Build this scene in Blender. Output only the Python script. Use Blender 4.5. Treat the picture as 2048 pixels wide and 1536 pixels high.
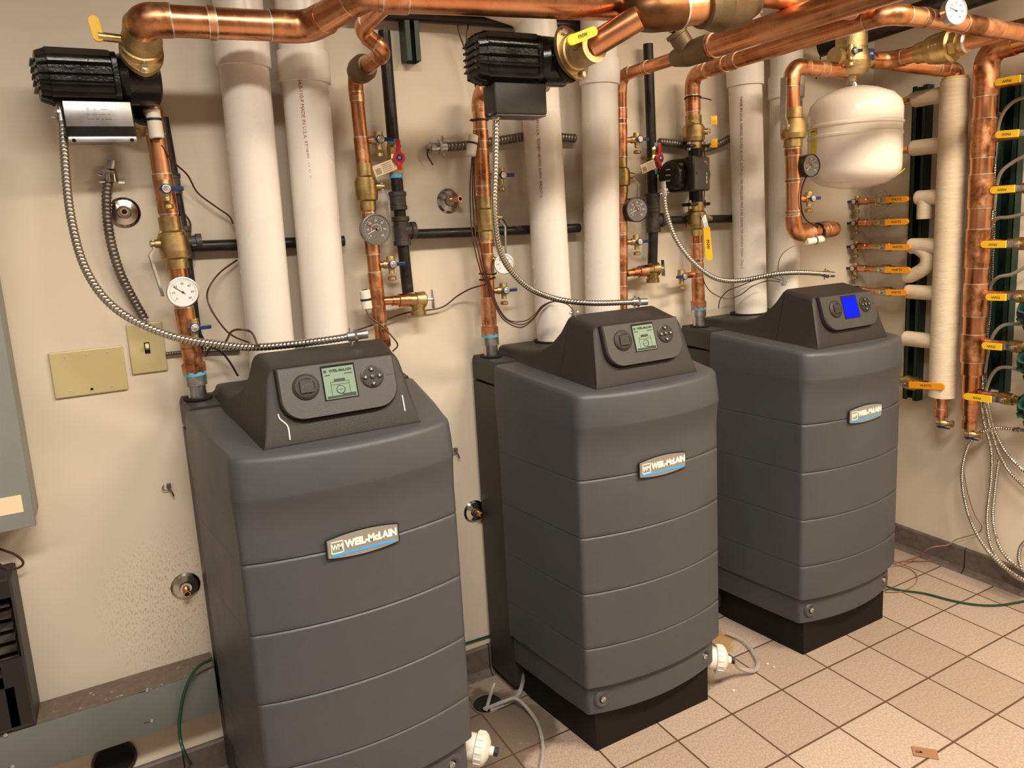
import bpy, bmesh, math, random
from mathutils import Vector, Matrix
V = Vector
PI = math.pi
random.seed(4)
sc = bpy.context.scene
for o in list(bpy.data.objects): bpy.data.objects.remove(o)

# ------------------------------------------------------------------ camera
YAW, PITCH, ROLL, FPX = 0.5093, 0.1649, -0.05, 1478.84
CAM = V((-1.2184, -2.0739, 1.4613)); PCX, PCY = 1024 + 48.0, 768 - 73.07
_f = V((math.sin(YAW) * math.cos(PITCH), math.cos(YAW) * math.cos(PITCH), -math.sin(PITCH)))
_r = V((math.cos(YAW), -math.sin(YAW), 0)); _u = _r.cross(_f)
_r2 = _r * math.cos(ROLL) + _u * math.sin(ROLL); _u2 = -_r * math.sin(ROLL) + _u * math.cos(ROLL)
cd = bpy.data.cameras.new('camera'); cam = bpy.data.objects.new('camera', cd); sc.collection.objects.link(cam)
m = Matrix((_r2, _u2, -_f)).transposed().to_4x4(); m.translation = CAM; cam.matrix_world = m
cd.sensor_width = 36; cd.lens = 36 * FPX / 2048; cd.shift_x = -48.0 / 2048; cd.shift_y = -73.07 / 2048
cd.clip_start = .02; sc.camera = cam

def P(px, py, X=None, Y=None, Z=None):
    """point of the place seen at a pixel of the photograph, on a plane of known x, y or z"""
    d = _r2 * ((px - PCX) / FPX) - _u2 * ((py - PCY) / FPX) + _f
    if X is not None: t = (X - CAM.x) / d.x
    elif Y is not None: t = (Y - CAM.y) / d.y
    else: t = (Z - CAM.z) / d.z
    return CAM + d * t

# ------------------------------------------------------------------ world, lights, exposure
w = bpy.data.worlds.new('world'); sc.world = w; w.use_nodes = True
w.node_tree.nodes['Background'].inputs[0].default_value = (1.0, .86, .70, 1)
w.node_tree.nodes['Background'].inputs[1].default_value = .25
vs = sc.view_settings; vs.view_transform = 'Standard'; vs.look = 'None'; vs.gamma = 1; vs.exposure = 0.38; vs.use_curve_mapping = False
LAMPS = [((-.95, -2.20, 2.76), (1.2, .30), 0.0, 66, (1, .91, .79)), ((.75, -2.05, 2.76), (1.2, .30), 0.0, 78, (1, .825, .61)),
         ((-2.35, -2.4, 2.76), (1.2, .30), 0.0, 12, (1, .92, .84))]
for i, (p, s, rz, e, c) in enumerate(LAMPS):
    l = bpy.data.lights.new('ceiling_lamp_light', 'AREA'); l.shape = 'RECTANGLE'; l.size, l.size_y = s; l.energy = e; l.color = c; l.spread = math.radians(155)
    o = bpy.data.objects.new('ceiling_lamp_light', l); sc.collection.objects.link(o); o.location = V(p) - V((0, 0, .02)); o.rotation_euler = (0, 0, rz)

# ------------------------------------------------------------------ materials
def mat(name, col, rough=.5, metal=0., spec=.5, emit=None, es=1., trans=0., ior=1.45, coat=0., alpha=1):
    m = bpy.data.materials.new(name); m.use_nodes = True; b = m.node_tree.nodes['Principled BSDF']; I = b.inputs
    I['Base Color'].default_value = (*col, 1); I['Roughness'].default_value = rough; I['Metallic'].default_value = metal
    I['Specular IOR Level'].default_value = spec; I['Transmission Weight'].default_value = trans; I['IOR'].default_value = ior
    I['Coat Weight'].default_value = coat
    if emit: I['Emission Color'].default_value = (*emit, 1); I['Emission Strength'].default_value = es
    return m
def N(m, t, **k):
    n = m.node_tree.nodes.new(t)
    for a, v in k.items():
        if a.startswith('i_'): n.inputs[a[2:].replace('_', ' ')].default_value = v
        else: setattr(n, a, v)
    return n
def L(m, a, b): m.node_tree.links.new(a, b)
def ramp(m, fac, stops):
    r = N(m, 'ShaderNodeValToRGB'); el = r.color_ramp.elements
    while len(el) < len(stops): el.new(.5)
    for e, (p, c) in zip(el, stops): e.position = p; e.color = (*c, 1) if len(c) == 3 else c
    L(m, fac, r.inputs[0]); return r.outputs[0]
def noisy(name, stops, scale=8, detail=5, rough=(.3, .5), metal=0., bump=0., bscale=60, stretch=(1, 1, 1), spec=.5, coat=0.):
    m = mat(name, stops[0][1], rough[0], metal, spec, coat=coat); b = m.node_tree.nodes['Principled BSDF']
    tc = N(m, 'ShaderNodeTexCoord'); mp = N(m, 'ShaderNodeMapping'); mp.inputs['Scale'].default_value = stretch
    geo = N(m, 'ShaderNodeNewGeometry'); L(m, geo.outputs['Position'], mp.inputs[0])
    n = N(m, 'ShaderNodeTexNoise', i_Scale=scale, i_Detail=detail, i_Roughness=.6); L(m, mp.outputs[0], n.inputs['Vector'])
    L(m, ramp(m, n.outputs[0], stops), b.inputs['Base Color'])
    mr = N(m, 'ShaderNodeMapRange'); mr.inputs[1].default_value = .35; mr.inputs[2].default_value = .65; mr.inputs[3].default_value = rough[0]; mr.inputs[4].default_value = rough[1]
    L(m, n.outputs[0], mr.inputs[0]); L(m, mr.outputs[0], b.inputs['Roughness'])
    if bump:
        n2 = N(m, 'ShaderNodeTexNoise', i_Scale=bscale, i_Detail=4.); L(m, mp.outputs[0], n2.inputs['Vector'])
        bp = N(m, 'ShaderNodeBump', i_Strength=bump, i_Distance=.002); L(m, n2.outputs[0], bp.inputs['Height']); L(m, bp.outputs[0], b.inputs['Normal'])
    return m
M = {}
M['copper'] = noisy('copper', [(.30, (.46, .175, .075)), (.46, (.64, .275, .13)), (.60, (.72, .36, .195)), (.74, (.56, .235, .11)), (.85, (.30, .12, .055))], 9, 6, (.20, .38), 1., .10, 30, (1, 1, .35))
M['copper_fit'] = noisy('copper_fitting', [(.28, (.30, .12, .05)), (.46, (.55, .24, .11)), (.62, (.74, .39, .22)), (.78, (.40, .17, .07)), (.88, (.20, .085, .04))], 24, 6, (.24, .48), 1., .15, 60)
M['tarnish'] = noisy('tarnished_bronze', [(.3, (.10, .045, .018)), (.6, (.19, .085, .035)), (.8, (.28, .15, .06))], 9, 5, (.35, .5), .85, .2, 60)
M['solder'] = mat('solder', (.72, .66, .58), .35, .9)
M['brass'] = noisy('brass', [(.3, (.36, .25, .10)), (.5, (.48, .345, .15)), (.7, (.60, .455, .22))], 20, 4, (.30, .45), 1., .12, 200)
M['brass_dull'] = noisy('dull_brass', [(.3, (.15, .105, .055)), (.6, (.22, .16, .09))], 20, 4, (.45, .6), .75, .3, 250)
M['brass_rough'] = noisy('cast_brass', [(.3, (.42, .305, .14)), (.6, (.58, .44, .23))], 30, 4, (.36, .5), 1., .5, 300)
M['pump'] = noisy('black_pump_paint', [(.3, (.006, .006, .006)), (.7, (.012, .011, .010))], 20, 4, (.16, .28), 0., .25, 200)
M['black'] = mat('black_plastic', (.014, .013, .012), .45)
M['gaspipe'] = noisy('black_steel_pipe', [(.3, (.012, .010, .009)), (.62, (.022, .018, .016)), (.8, (.09, .075, .06))], 40, 6, (.3, .5), .3, .2, 90)
M['cast'] = noisy('cast_iron_fitting', [(.3, (.045, .038, .033)), (.7, (.085, .072, .062))], 40, 4, (.4, .6), .4, .5, 220)
M['pvc'] = noisy('white_pvc', [(.3, (.70, .655, .60)), (.7, (.76, .715, .66))], 4, 4, (.22, .32), 0., .05, 30)
M['pvc_ink'] = mat('pipe_ink', (.28, .06, .04), .6)
M['steel'] = noisy('galvanised_steel', [(.3, (.42, .43, .43)), (.7, (.62, .62, .60))], 30, 4, (.28, .42), 1.)
M['steel_dark'] = noisy('aged_conduit', [(.3, (.14, .12, .10)), (.7, (.24, .21, .18))], 30, 4, (.35, .5), .9)
M['chrome'] = noisy('chrome', [(.3, (.45, .43, .40)), (.7, (.62, .60, .57))], 20, 5, (.08, .25), 1.)
M['conduit'] = mat('armoured_cable', (.56, .53, .47), .25, 1.)
M['conduit_gray'] = mat('grey_conduit', (.34, .32, .29), .42, .4)
M['jacket'] = noisy('slate_grey_jacket', [(.3, (.053, .056, .063)), (.7, (.061, .064, .070))], 5, 4, (.36, .46), 0., .25, 700, spec=.42)
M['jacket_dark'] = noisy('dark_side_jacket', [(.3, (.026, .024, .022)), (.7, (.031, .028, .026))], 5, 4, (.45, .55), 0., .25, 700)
M['hood'] = noisy('charcoal_hood', [(.3, (.020, .0172, .016)), (.7, (.025, .0215, .0195))], 6, 4, (.40, .50), 0., .45, 900)
M['panel'] = noisy('control_panel_grey', [(.3, (.041, .0385, .037)), (.7, (.047, .044, .042))], 6, 4, (.36, .44), 0., .3, 900)
M['plinth'] = noisy('black_plinth', [(.0, (.007, .0055, .0045)), (.715, (.009, .007, .006)), (.76, (.09, .075, .06))], 160, 3, (.5, .6), spec=.2)
M['badge'] = mat('badge_silver', (.27, .26, .235), .34, .35)
M['letter'] = mat('badge_letter', (.78, .74, .66), .35, .0)
M['stripe'] = mat('badge_blue', (.035, .30, .72), .35)
M['lcd'] = mat('green_lcd', (.17, .24, .18), .25, emit=(.2, .33, .24), es=.07)
M['lcd_dark'] = mat('lcd_pixels', (.02, .035, .025), .4)
M['lcd_blue'] = mat('blue_display', (.0, .0, .25), .6, spec=.1, emit=(.0, .015, 1.), es=.62)
M['white'] = mat('white_paint', (.74, .72, .68), .3)
M['sensor'] = mat('white_sensor_foam', (.72, .68, .60), .6)
M['tank'] = mat('tank_enamel', (.80, .74, .67), .22, coat=.3)
M['blue'] = mat('blue_handle', (.006, .024, .12), .35)
M['tape'] = mat('blue_thread_tape', (.10, .38, .62), .5)
M['red'] = mat('red_handle', (.50, .015, .025), .35)
M['yellow'] = mat('yellow_handle', (.85, .52, .02), .35)
M['orange'] = mat('orange_handle', (.90, .36, .015), .35)
M['ink'] = mat('black_ink', (.02, .015, .01), .6)
M['dial_w'] = mat('white_dial', (.78, .78, .78), .25)
M['dial_g'] = mat('grey_dial', (.15, .14, .13), .3)
M['dial_wt'] = mat('dial_white_marks', (.8, .78, .74), .4)
M['wire'] = mat('brown_wire', (.055, .018, .010), .4)
M['wire_k'] = mat('black_wire', (.012, .009, .008), .4)
M['wire_t'] = mat('tan_wire', (.26, .13, .07), .45)
M['wire_g'] = mat('green_wire', (.008, .05, .025), .4)
M['insul'] = noisy('canvas_pipe_insulation', [(.3, (.62, .51, .37)), (.7, (.72, .61, .46))], 18, 5, (.7, .8), 0., .7, 60, (1, 1, 6))
M['insul_y'] = mat('yellow_fibre', (.62, .48, .20), .9)
M['ivory'] = mat('ivory_plate', (.50, .42, .215), .32)
M['ivory2'] = mat('ivory_switch', (.60, .55, .36), .3)
M['panelbox'] = noisy('grey_green_enclosure', [(.3, (.205, .222, .210)), (.7, (.23, .247, .235))], 6, 4, (.36, .45), 0., .1, 200)
M['trough'] = noisy('grey_wireway', [(.3, (.135, .150, .140)), (.7, (.160, .174, .163))], 6, 4, (.34, .45), .15)
M['dust'] = noisy('dusty_top', [(.3, (.13, .095, .07)), (.66, (.17, .13, .10)), (.74, (.55, .5, .42))], 60, 3, (.8, .9))
M['strut'] = mat('green_strut', (.006, .024, .017), .4)
M['hole'] = mat('dark_void', (.004, .003, .003), .9)
M['paper'] = mat('cream_sticker', (.78, .62, .42), .6)
M['screw'] = mat('screw_metal', (.62, .60, .55), .3, .9)
M['trap'] = mat('white_trap', (.64, .60, .55), .35)
M['tube'] = mat('clear_tube', (.75, .72, .68), .12, trans=.75, ior=1.3)
M['yellow_label'] = mat('yellow_label', (.80, .66, .03), .5)
M['ceil'] = mat('ceiling_paint', (.30, .275, .25), .8); M['farwall'] = mat('far_wall_paint', (.24, .22, .20), .7)
M['lamp'] = mat('lamp_diffuser', (1, 1, 1), .5, emit=(1, .86, .70), es=4)
M['pumpgreen'] = mat('green_pump', (.02, .09, .06), .4)
M['base'] = noisy('cove_tile', [(.3, (.090, .070, .060)), (.7, (.135, .108, .093))], 40, 5, (.4, .6), 0., .2, 200)
M['jb'] = mat('grey_lid', (.085, .082, .080), .38, .3)
M['plate'] = noisy('brushed_plate', [(.3, (.26, .26, .26)), (.7, (.40, .40, .41))], 14, 4, (.3, .42), .9)

# wall paint: cream gloss with scuffs and a spattered patch
def wallmat():
    m = mat('cream_wall_paint', (.62, .53, .42), .42, spec=.4); b = m.node_tree.nodes['Principled BSDF']
    g = N(m, 'ShaderNodeNewGeometry'); pos = g.outputs['Position']
    n = N(m, 'ShaderNodeTexNoise', i_Scale=1.6, i_Detail=5.); L(m, pos, n.inputs['Vector'])
    base = ramp(m, n.outputs[0], [(.3, (.610, .535, .430)), (.7, (.660, .585, .475))])
    n2 = N(m, 'ShaderNodeTexNoise', i_Scale=42., i_Detail=3.); L(m, pos, n2.inputs['Vector'])
    spk = ramp(m, n2.outputs[0], [(.735, (0, 0, 0)), (.76, (1, 1, 1))])
    n3 = N(m, 'ShaderNodeTexNoise', i_Scale=3.2, i_Detail=2.); L(m, pos, n3.inputs['Vector'])
    msk = ramp(m, n3.outputs[0], [(.5, (0, 0, 0)), (.62, (.55, .55, .55))])
    mu = N(m, 'ShaderNodeMath', operation='MULTIPLY'); L(m, spk, mu.inputs[0]); L(m, msk, mu.inputs[1])
    # spatter patch near (-1.23, 0, .5)
    dv = N(m, 'ShaderNodeVectorMath', operation='SUBTRACT'); L(m, pos, dv.inputs[0]); dv.inputs[1].default_value = (-1.20, 0, .52)
    sv = N(m, 'ShaderNodeVectorMath', operation='MULTIPLY'); L(m, dv.outputs[0], sv.inputs[0]); sv.inputs[1].default_value = (5.2, 5., 4.2)
    ln = N(m, 'ShaderNodeVectorMath', operation='LENGTH'); L(m, sv.outputs[0], ln.inputs[0])
    fall = ramp(m, ln.outputs['Value'], [(.35, (1, 1, 1)), (1., (0, 0, 0))])
    mp = N(m, 'ShaderNodeMapping'); mp.inputs['Scale'].default_value = (260, 260, 105); mp.inputs['Rotation'].default_value = (0, .25, 0); L(m, pos, mp.inputs[0])
    n4 = N(m, 'ShaderNodeTexNoise', i_Scale=1., i_Detail=2.); L(m, mp.outputs[0], n4.inputs['Vector'])
    sp4 = ramp(m, n4.outputs[0], [(.54, (0, 0, 0)), (.63, (.5, .5, .5))])
    m4 = N(m, 'ShaderNodeMath', operation='MULTIPLY'); L(m, sp4, m4.inputs[0]); L(m, fall, m4.inputs[1])
    ad = N(m, 'ShaderNodeMath', operation='MAXIMUM'); L(m, mu.outputs[0], ad.inputs[0]); L(m, m4.outputs[0], ad.inputs[1])
    mx = N(m, 'ShaderNodeMix', data_type='RGBA'); L(m, ad.outputs[0], mx.inputs[0]); L(m, base, mx.inputs[6]); mx.inputs[7].default_value = (.30, .20, .10, 1)
    L(m, mx.outputs[2], b.inputs['Base Color'])
    nb = N(m, 'ShaderNodeTexNoise', i_Scale=14., i_Detail=3.); L(m, pos, nb.inputs['Vector'])
    bp = N(m, 'ShaderNodeBump', i_Strength=.12, i_Distance=.01); L(m, nb.outputs[0], bp.inputs['Height']); L(m, bp.outputs[0], b.inputs['Normal'])
    return m
M['wall'] = wallmat()
TS, TX0, TY0 = .2085, 0.0, -.6
def floormat():
    m = mat('quarry_tile_floor', (.5, .36, .27), .45); b = m.node_tree.nodes['Principled BSDF']
    g = N(m, 'ShaderNodeNewGeometry'); sp = N(m, 'ShaderNodeSeparateXYZ'); L(m, g.outputs['Position'], sp.inputs[0])
    def cell(out, off):
        a = N(m, 'ShaderNodeMath', operation='SUBTRACT'); L(m, out, a.inputs[0]); a.inputs[1].default_value = off
        d = N(m, 'ShaderNodeMath', operation='DIVIDE'); L(m, a.outputs[0], d.inputs[0]); d.inputs[1].default_value = TS
        f = N(m, 'ShaderNodeMath', operation='FRACT'); L(m, d.outputs[0], f.inputs[0])
        fl = N(m, 'ShaderNodeMath', operation='FLOOR'); L(m, d.outputs[0], fl.inputs[0])
        s = N(m, 'ShaderNodeMath', operation='SUBTRACT'); L(m, f.outputs[0], s.inputs[0]); s.inputs[1].default_value = .5
        ab = N(m, 'ShaderNodeMath', operation='ABSOLUTE'); L(m, s.outputs[0], ab.inputs[0]); return ab.outputs[0], fl.outputs[0]
    ax, fx = cell(sp.outputs[0], TX0); ay, fy = cell(sp.outputs[1], TY0)
    mxx = N(m, 'ShaderNodeMath', operation='MAXIMUM'); L(m, ax, mxx.inputs[0]); L(m, ay, mxx.inputs[1])
    gr = ramp(m, mxx.outputs[0], [(.4835, (0, 0, 0)), (.4885, (1, 1, 1))])
    cv = N(m, 'ShaderNodeCombineXYZ'); L(m, fx, cv.inputs[0]); L(m, fy, cv.inputs[1])
    wn = N(m, 'ShaderNodeTexWhiteNoise', noise_dimensions='3D'); L(m, cv.outputs[0], wn.inputs['Vector'])
    tcol = ramp(m, wn.outputs['Value'], [(0, (.325, .252, .203)), (.5, (.365, .287, .236)), (1, (.405, .325, .272))])
    mp = N(m, 'ShaderNodeMapping'); mp.inputs['Scale'].default_value = (300, 120, 1); mp.inputs['Rotation'].default_value = (0, 0, .5); L(m, g.outputs['Position'], mp.inputs[0])
    n = N(m, 'ShaderNodeTexNoise', i_Scale=1., i_Detail=3.); L(m, mp.outputs[0], n.inputs['Vector'])
    gn = ramp(m, n.outputs[0], [(.3, (.70, .67, .64)), (.7, (1.15, 1.15, 1.15))])
    mu = N(m, 'ShaderNodeMix', data_type='RGBA', blend_type='MULTIPLY'); mu.inputs[0].default_value = 1; L(m, tcol, mu.inputs[6]); L(m, gn, mu.inputs[7])
    # brown stain between the boilers, near the drain
    def blob(c, s, lo, hi, ns):
        dv = N(m, 'ShaderNodeVectorMath', operation='SUBTRACT'); L(m, g.outputs['Position'], dv.inputs[0]); dv.inputs[1].default_value = (*c, 0)
        sv = N(m, 'ShaderNodeVectorMath', operation='MULTIPLY'); L(m, dv.outputs[0], sv.inputs[0]); sv.inputs[1].default_value = (*s, 1)
        ln = N(m, 'ShaderNodeVectorMath', operation='LENGTH'); L(m, sv.outputs[0], ln.inputs[0])
        nn = N(m, 'ShaderNodeTexNoise', i_Scale=ns, i_Detail=5.); L(m, g.outputs['Position'], nn.inputs['Vector'])
        a = N(m, 'ShaderNodeMath', operation='ADD'); L(m, ln.outputs['Value'], a.inputs[0]); L(m, nn.outputs[0], a.inputs[1])
        return ramp(m, a.outputs[0], [(lo, (1, 1, 1)), (hi, (0, 0, 0))])
    r = mu.outputs[2]
    for c, s, lo, hi, ns, col in (((-.41, -.27), (3.0, 2.1), .9, 1.05, 7, (.085, .060, .042)), ((.37, -.28), (4.2, 3.4), .9, 1.0, 9, (.33, .19, .06)), ((1.15, -.25), (3., 3.5), .9, 1.0, 9, (.33, .20, .12))):
        bl = blob(c, s, lo, hi, ns); mx = N(m, 'ShaderNodeMix', data_type='RGBA'); sc_ = N(m, 'ShaderNodeMath', operation='MULTIPLY'); L(m, bl, sc_.inputs[0]); sc_.inputs[1].default_value = .80
        L(m, sc_.outputs[0], mx.inputs[0]); L(m, r, mx.inputs[6]); mx.inputs[7].default_value = (*col, 1); r = mx.outputs[2]
    mg = N(m, 'ShaderNodeMix', data_type='RGBA'); L(m, gr, mg.inputs[0]); L(m, r, mg.inputs[6]); mg.inputs[7].default_value = (.085, .045, .028, 1)
    L(m, mg.outputs[2], b.inputs['Base Color'])
    hs = N(m, 'ShaderNodeMath', operation='MULTIPLY_ADD'); L(m, gr, hs.inputs[0]); hs.inputs[1].default_value = -2.; L(m, n.outputs[0], hs.inputs[2])
    bp = N(m, 'ShaderNodeBump', i_Strength=.35, i_Distance=.002); L(m, hs.outputs[0], bp.inputs['Height']); L(m, bp.outputs[0], b.inputs['Normal'])
    return m
M['floor'] = floormat()

# ------------------------------------------------------------------ mesh helpers
COL = sc.collection
def link(o): COL.objects.link(o); return o
def tag(o, label, cat, group=None):
    o['label'] = label; o['category'] = cat
    if group: o['group'] = group
    return o
def thing(name, label, cat, loc=(0, 0, 0), group=None):
    o = link(bpy.data.objects.new(name, None)); o.location = loc; o.empty_display_size = .05
    return tag(o, label, cat, group)
def frames(pts):
    n = len(pts); T = []
    for i in range(n):
        a = pts[max(i - 1, 0)]; b = pts[min(i + 1, n - 1)]; T.append((b - a).normalized())
    ref = V((0, 0, 1)) if abs(T[0].z) < .9 else V((0, 1, 0))
    u = (ref - T[0] * ref.dot(T[0])).normalized(); out = []
    for i in range(n):
        u = (u - T[i] * u.dot(T[i])).normalized(); out.append((u, T[i].cross(u)))
    return out
class MB:
    def __init__(s, mat_='steel', org=(0, 0, 0)):
        s.bm = bmesh.new(); s.mats = [mat_]; s.cur = 0; s.org = V(org); s.sm = True
    def m(s, k):
        if k not in s.mats: s.mats.append(k)
        s.cur = s.mats.index(k); return s
    def _f(s, vs, smooth=True):
        try: f = s.bm.faces.new(vs)
        except ValueError: return None
        f.material_index = s.cur; f.smooth = smooth; return f
    def v(s, p): return s.bm.verts.new(V(p) - s.org)
    def grid(s, rings, closed=True, caps=True, smooth=True):
        R = [[s.v(p) for p in r] for r in rings]; n = len(R[0])
        for a, b in zip(R, R[1:]):
            for i in range(n if closed else n - 1):
                j = (i + 1) % n; s._f((a[i], a[j], b[j], b[i]), smooth)
        if caps: s._f(R[0][::-1], False); s._f(R[-1], False)
        return s
    def tube(s, pts, r, seg=16, caps=True):
        pts = [V(p) for p in pts]; fr = frames(pts); rr = r if hasattr(r, '__len__') else [r] * len(pts); rings = []
        for p, (u, b), q in zip(pts, fr, rr):
            rings.append([p + u * (q * math.cos(2 * PI * k / seg)) + b * (q * math.sin(2 * PI * k / seg)) for k in range(seg)])
        return s.grid(rings, True, caps)
    def lathe(s, prof, o, ax, seg=24, caps=True):
        """prof = [(distance along axis, radius)]; sharp steps get doubled rings"""
        o = V(o); ax = V(ax).normalized(); ref = V((0, 0, 1)) if abs(ax.z) < .9 else V((1, 0, 0)); u = (ref - ax * ref.dot(ax)).normalized(); b = ax.cross(u)
        last = None
        for (h0, r0), (h1, r1) in zip(prof, prof[1:]):
            ra = [[o + ax * h + (u * math.cos(2 * PI * k / seg) + b * math.sin(2 * PI * k / seg)) * max(r, 1e-5) for k in range(seg)] for h, r in ((h0, r0), (h1, r1))]
            s.grid(ra, True, False)
        if caps:
            for (h, r), rev in ((prof[0], True), (prof[-1], False)):
                if r > 1e-4:
                    c = [s.v(o + ax * h + (u * math.cos(2 * PI * k / seg) + b * math.sin(2 * PI * k / seg)) * r) for k in range(seg)]
                    s._f(c[::-1] if rev else c, False)
        return s
    def cyl(s, a, b, r, seg=20, r2=None):
        a, b = V(a), V(b); return s.lathe([(0, r), ((b - a).length, r if r2 is None else r2)], a, b - a, seg)
    def box(s, c, d, ax=None, bev=0.):
        c = V(c); ax = ax or (V((1, 0, 0)), V((0, 1, 0)), V((0, 0, 1))); X, Y, Z = [V(a).normalized() for a in ax]; hx, hy, hz = d[0] / 2, d[1] / 2, d[2] / 2
        if not bev:
            vs = [s.v(c + X * (hx * i) + Y * (hy * j) + Z * (hz * k)) for i in (-1, 1) for j in (-1, 1) for k in (-1, 1)]
            for q in ((0, 1, 3, 2), (4, 6, 7, 5), (0, 4, 5, 1), (2, 3, 7, 6), (0, 2, 6, 4), (1, 5, 7, 3)): s._f([vs[i] for i in q], False)
            return s
        e = min(bev, hx * .95, hy * .95, hz * .95); prof = [(-hz, e), (-hz + e * .3, e * .3), (-hz + e, 0), (hz - e, 0), (hz - e * .3, e * .3), (hz, e)]; rings = []
        for z, ins in prof:
            ring = []
            for sx, sy, a0 in ((1, 1, 0), (-1, 1, 90), (-1, -1, 180), (1, -1, 270)):
                for k in range(4):
                    a = math.radians(a0 + k * 30); ring.append(c + Z * z + X * (sx * (hx - e) + (e - ins) * math.cos(a)) + Y * (sy * (hy - e) + (e - ins) * math.sin(a)))
            rings.append(ring)
        return s.grid(rings)
    def prism(s, poly, o, X, Y, h, inset=0.):
        """extrude a 2-D outline (on axes X, Y at o) by h along X x Y"""
        o, X, Y = V(o), V(X).normalized(), V(Y).normalized(); n = X.cross(Y); R = []
        if inset:
            cx = sum(p[0] for p in poly) / len(poly); cy = sum(p[1] for p in poly) / len(poly); md = max(math.hypot(p[0] - cx, p[1] - cy) for p in poly); k = 1 - inset / md
            levels = [(0, 1), (h - inset, 1), (h, k)]
            for z, q in levels: R.append([o + X * (cx + (x - cx) * q) + Y * (cy + (y - cy) * q) + n * z for x, y in poly])
        else: R = [[o + X * x + Y * y + n * z for x, y in poly] for z in (0, h)]
        return s.grid(R, True, True, False)
    def text(s, t, o, X, Y, size, h=.0004, align='CENTER', bold=0., sx=1.):
        cu = bpy.data.curves.new('t', 'FONT'); cu.body = t; cu.size = size; cu.extrude = h; cu.align_x = align; cu.align_y = 'CENTER'; cu.offset = bold
        ob = bpy.data.objects.new('t', cu); COL.objects.link(ob); me = bpy.data.meshes.new_from_object(ob.evaluated_get(bpy.context.evaluated_depsgraph_get()))
        o, X, Y = V(o), V(X).normalized(), V(Y).normalized(); n = X.cross(Y)
        vs = [s.v(o + X * (v.co.x * sx) + Y * v.co.y + n * (v.co.z + h)) for v in me.vertices]
        for p in me.polygons: s._f([vs[i] for i in p.vertices], False)
        bpy.data.objects.remove(ob); bpy.data.curves.remove(cu); bpy.data.meshes.remove(me); return s
    def torus(s, c, n, R, r, seg=32, a0=0, a1=2 * PI, side=8):
        c, n = V(c), V(n).normalized(); ref = V((0, 0, 1)) if abs(n.z) < .9 else V((1, 0, 0)); u = (ref - n * ref.dot(n)).normalized(); b = n.cross(u); full = abs(a1 - a0) > 6.28
        pts = [c + (u * math.cos(a0 + (a1 - a0) * k / seg) + b * math.sin(a0 + (a1 - a0) * k / seg)) * R for k in range(seg + 1)]
        return s.tube(pts, r, side, not full)
    def sphere(s, c, r, seg=14, sc=(1, 1, 1)):
        return s.grid([[V(c) + V((math.cos(2 * PI * k / seg) * math.sin(PI * i / 8) * r * sc[0], math.sin(2 * PI * k / seg) * math.sin(PI * i / 8) * r * sc[1], math.cos(PI * i / 8) * r * sc[2])) for k in range(seg)] for i in [.02, 1, 2, 3, 4, 5, 6, 7, 7.98]])
    def build(s, name, parent=None, label=None, loc=None):
        bmesh.ops.recalc_face_normals(s.bm, faces=s.bm.faces)
        for e in s.bm.edges:
            if len(e.link_faces) == 2 and e.calc_face_angle(0) > .58: e.smooth = False
        me = bpy.data.meshes.new(name); s.bm.to_mesh(me); s.bm.free()
        for k in s.mats: me.materials.append(M[k])
        o = link(bpy.data.objects.new(name, me)); o.location = s.org if parent is None else (0, 0, 0)
        if parent is not None: o.parent = parent
        if label: o['label'] = label
        return o
def fillet(pts, r, n=8):
    pts = [V(p) for p in pts]; out = [pts[0]]; arcs = []
    for a, p, b in zip(pts, pts[1:], pts[2:]):
        d1 = (a - p); d2 = (b - p); l1, l2 = d1.length, d2.length; d1.normalize(); d2.normalize(); ang = d1.angle(d2)
        if ang > PI - .03: out.append(p); continue
        t = min(r / math.tan(ang / 2), l1 * .49, l2 * .49); rr = t * math.tan(ang / 2); c = p + (d1 + d2).normalized() * (rr / math.sin(ang / 2))
        s0 = p + d1 * t - c; s1 = p + d2 * t - c; sw = s0.angle(s1); arc = []
        for k in range(n + 1):
            q = k / n; arc.append(c + (s0 * math.sin((1 - q) * sw) + s1 * math.sin(q * sw)) / math.sin(sw))
        out += arc; arcs.append(arc)
    out.append(pts[-1]); return out, arcs
def smooth(pts, n=8):
    """Catmull-Rom through the points"""
    pts = [V(p) for p in pts]; q = [pts[0] * 2 - pts[1]] + pts + [pts[-1] * 2 - pts[-2]]; out = []
    for i in range(1, len(q) - 2):
        for k in range(n):
            t = k / n; a, b, c, d = q[i - 1:i + 3]
            out.append(.5 * ((2 * b) + (c - a) * t + (2 * a - 5 * b + 4 * c - d) * t * t + (3 * b - a - 3 * c + d) * t ** 3))
    out.append(pts[-1]); return out
def resample(pts, step):
    out = [pts[0]]; acc = 0
    for a, b in zip(pts, pts[1:]):
        l = (b - a).length; 
        if l < 1e-9: continue
        d = step - acc
        while d <= l: out.append(a + (b - a) * (d / l)); d += step
        acc = (acc + l) % step
    return out
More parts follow.
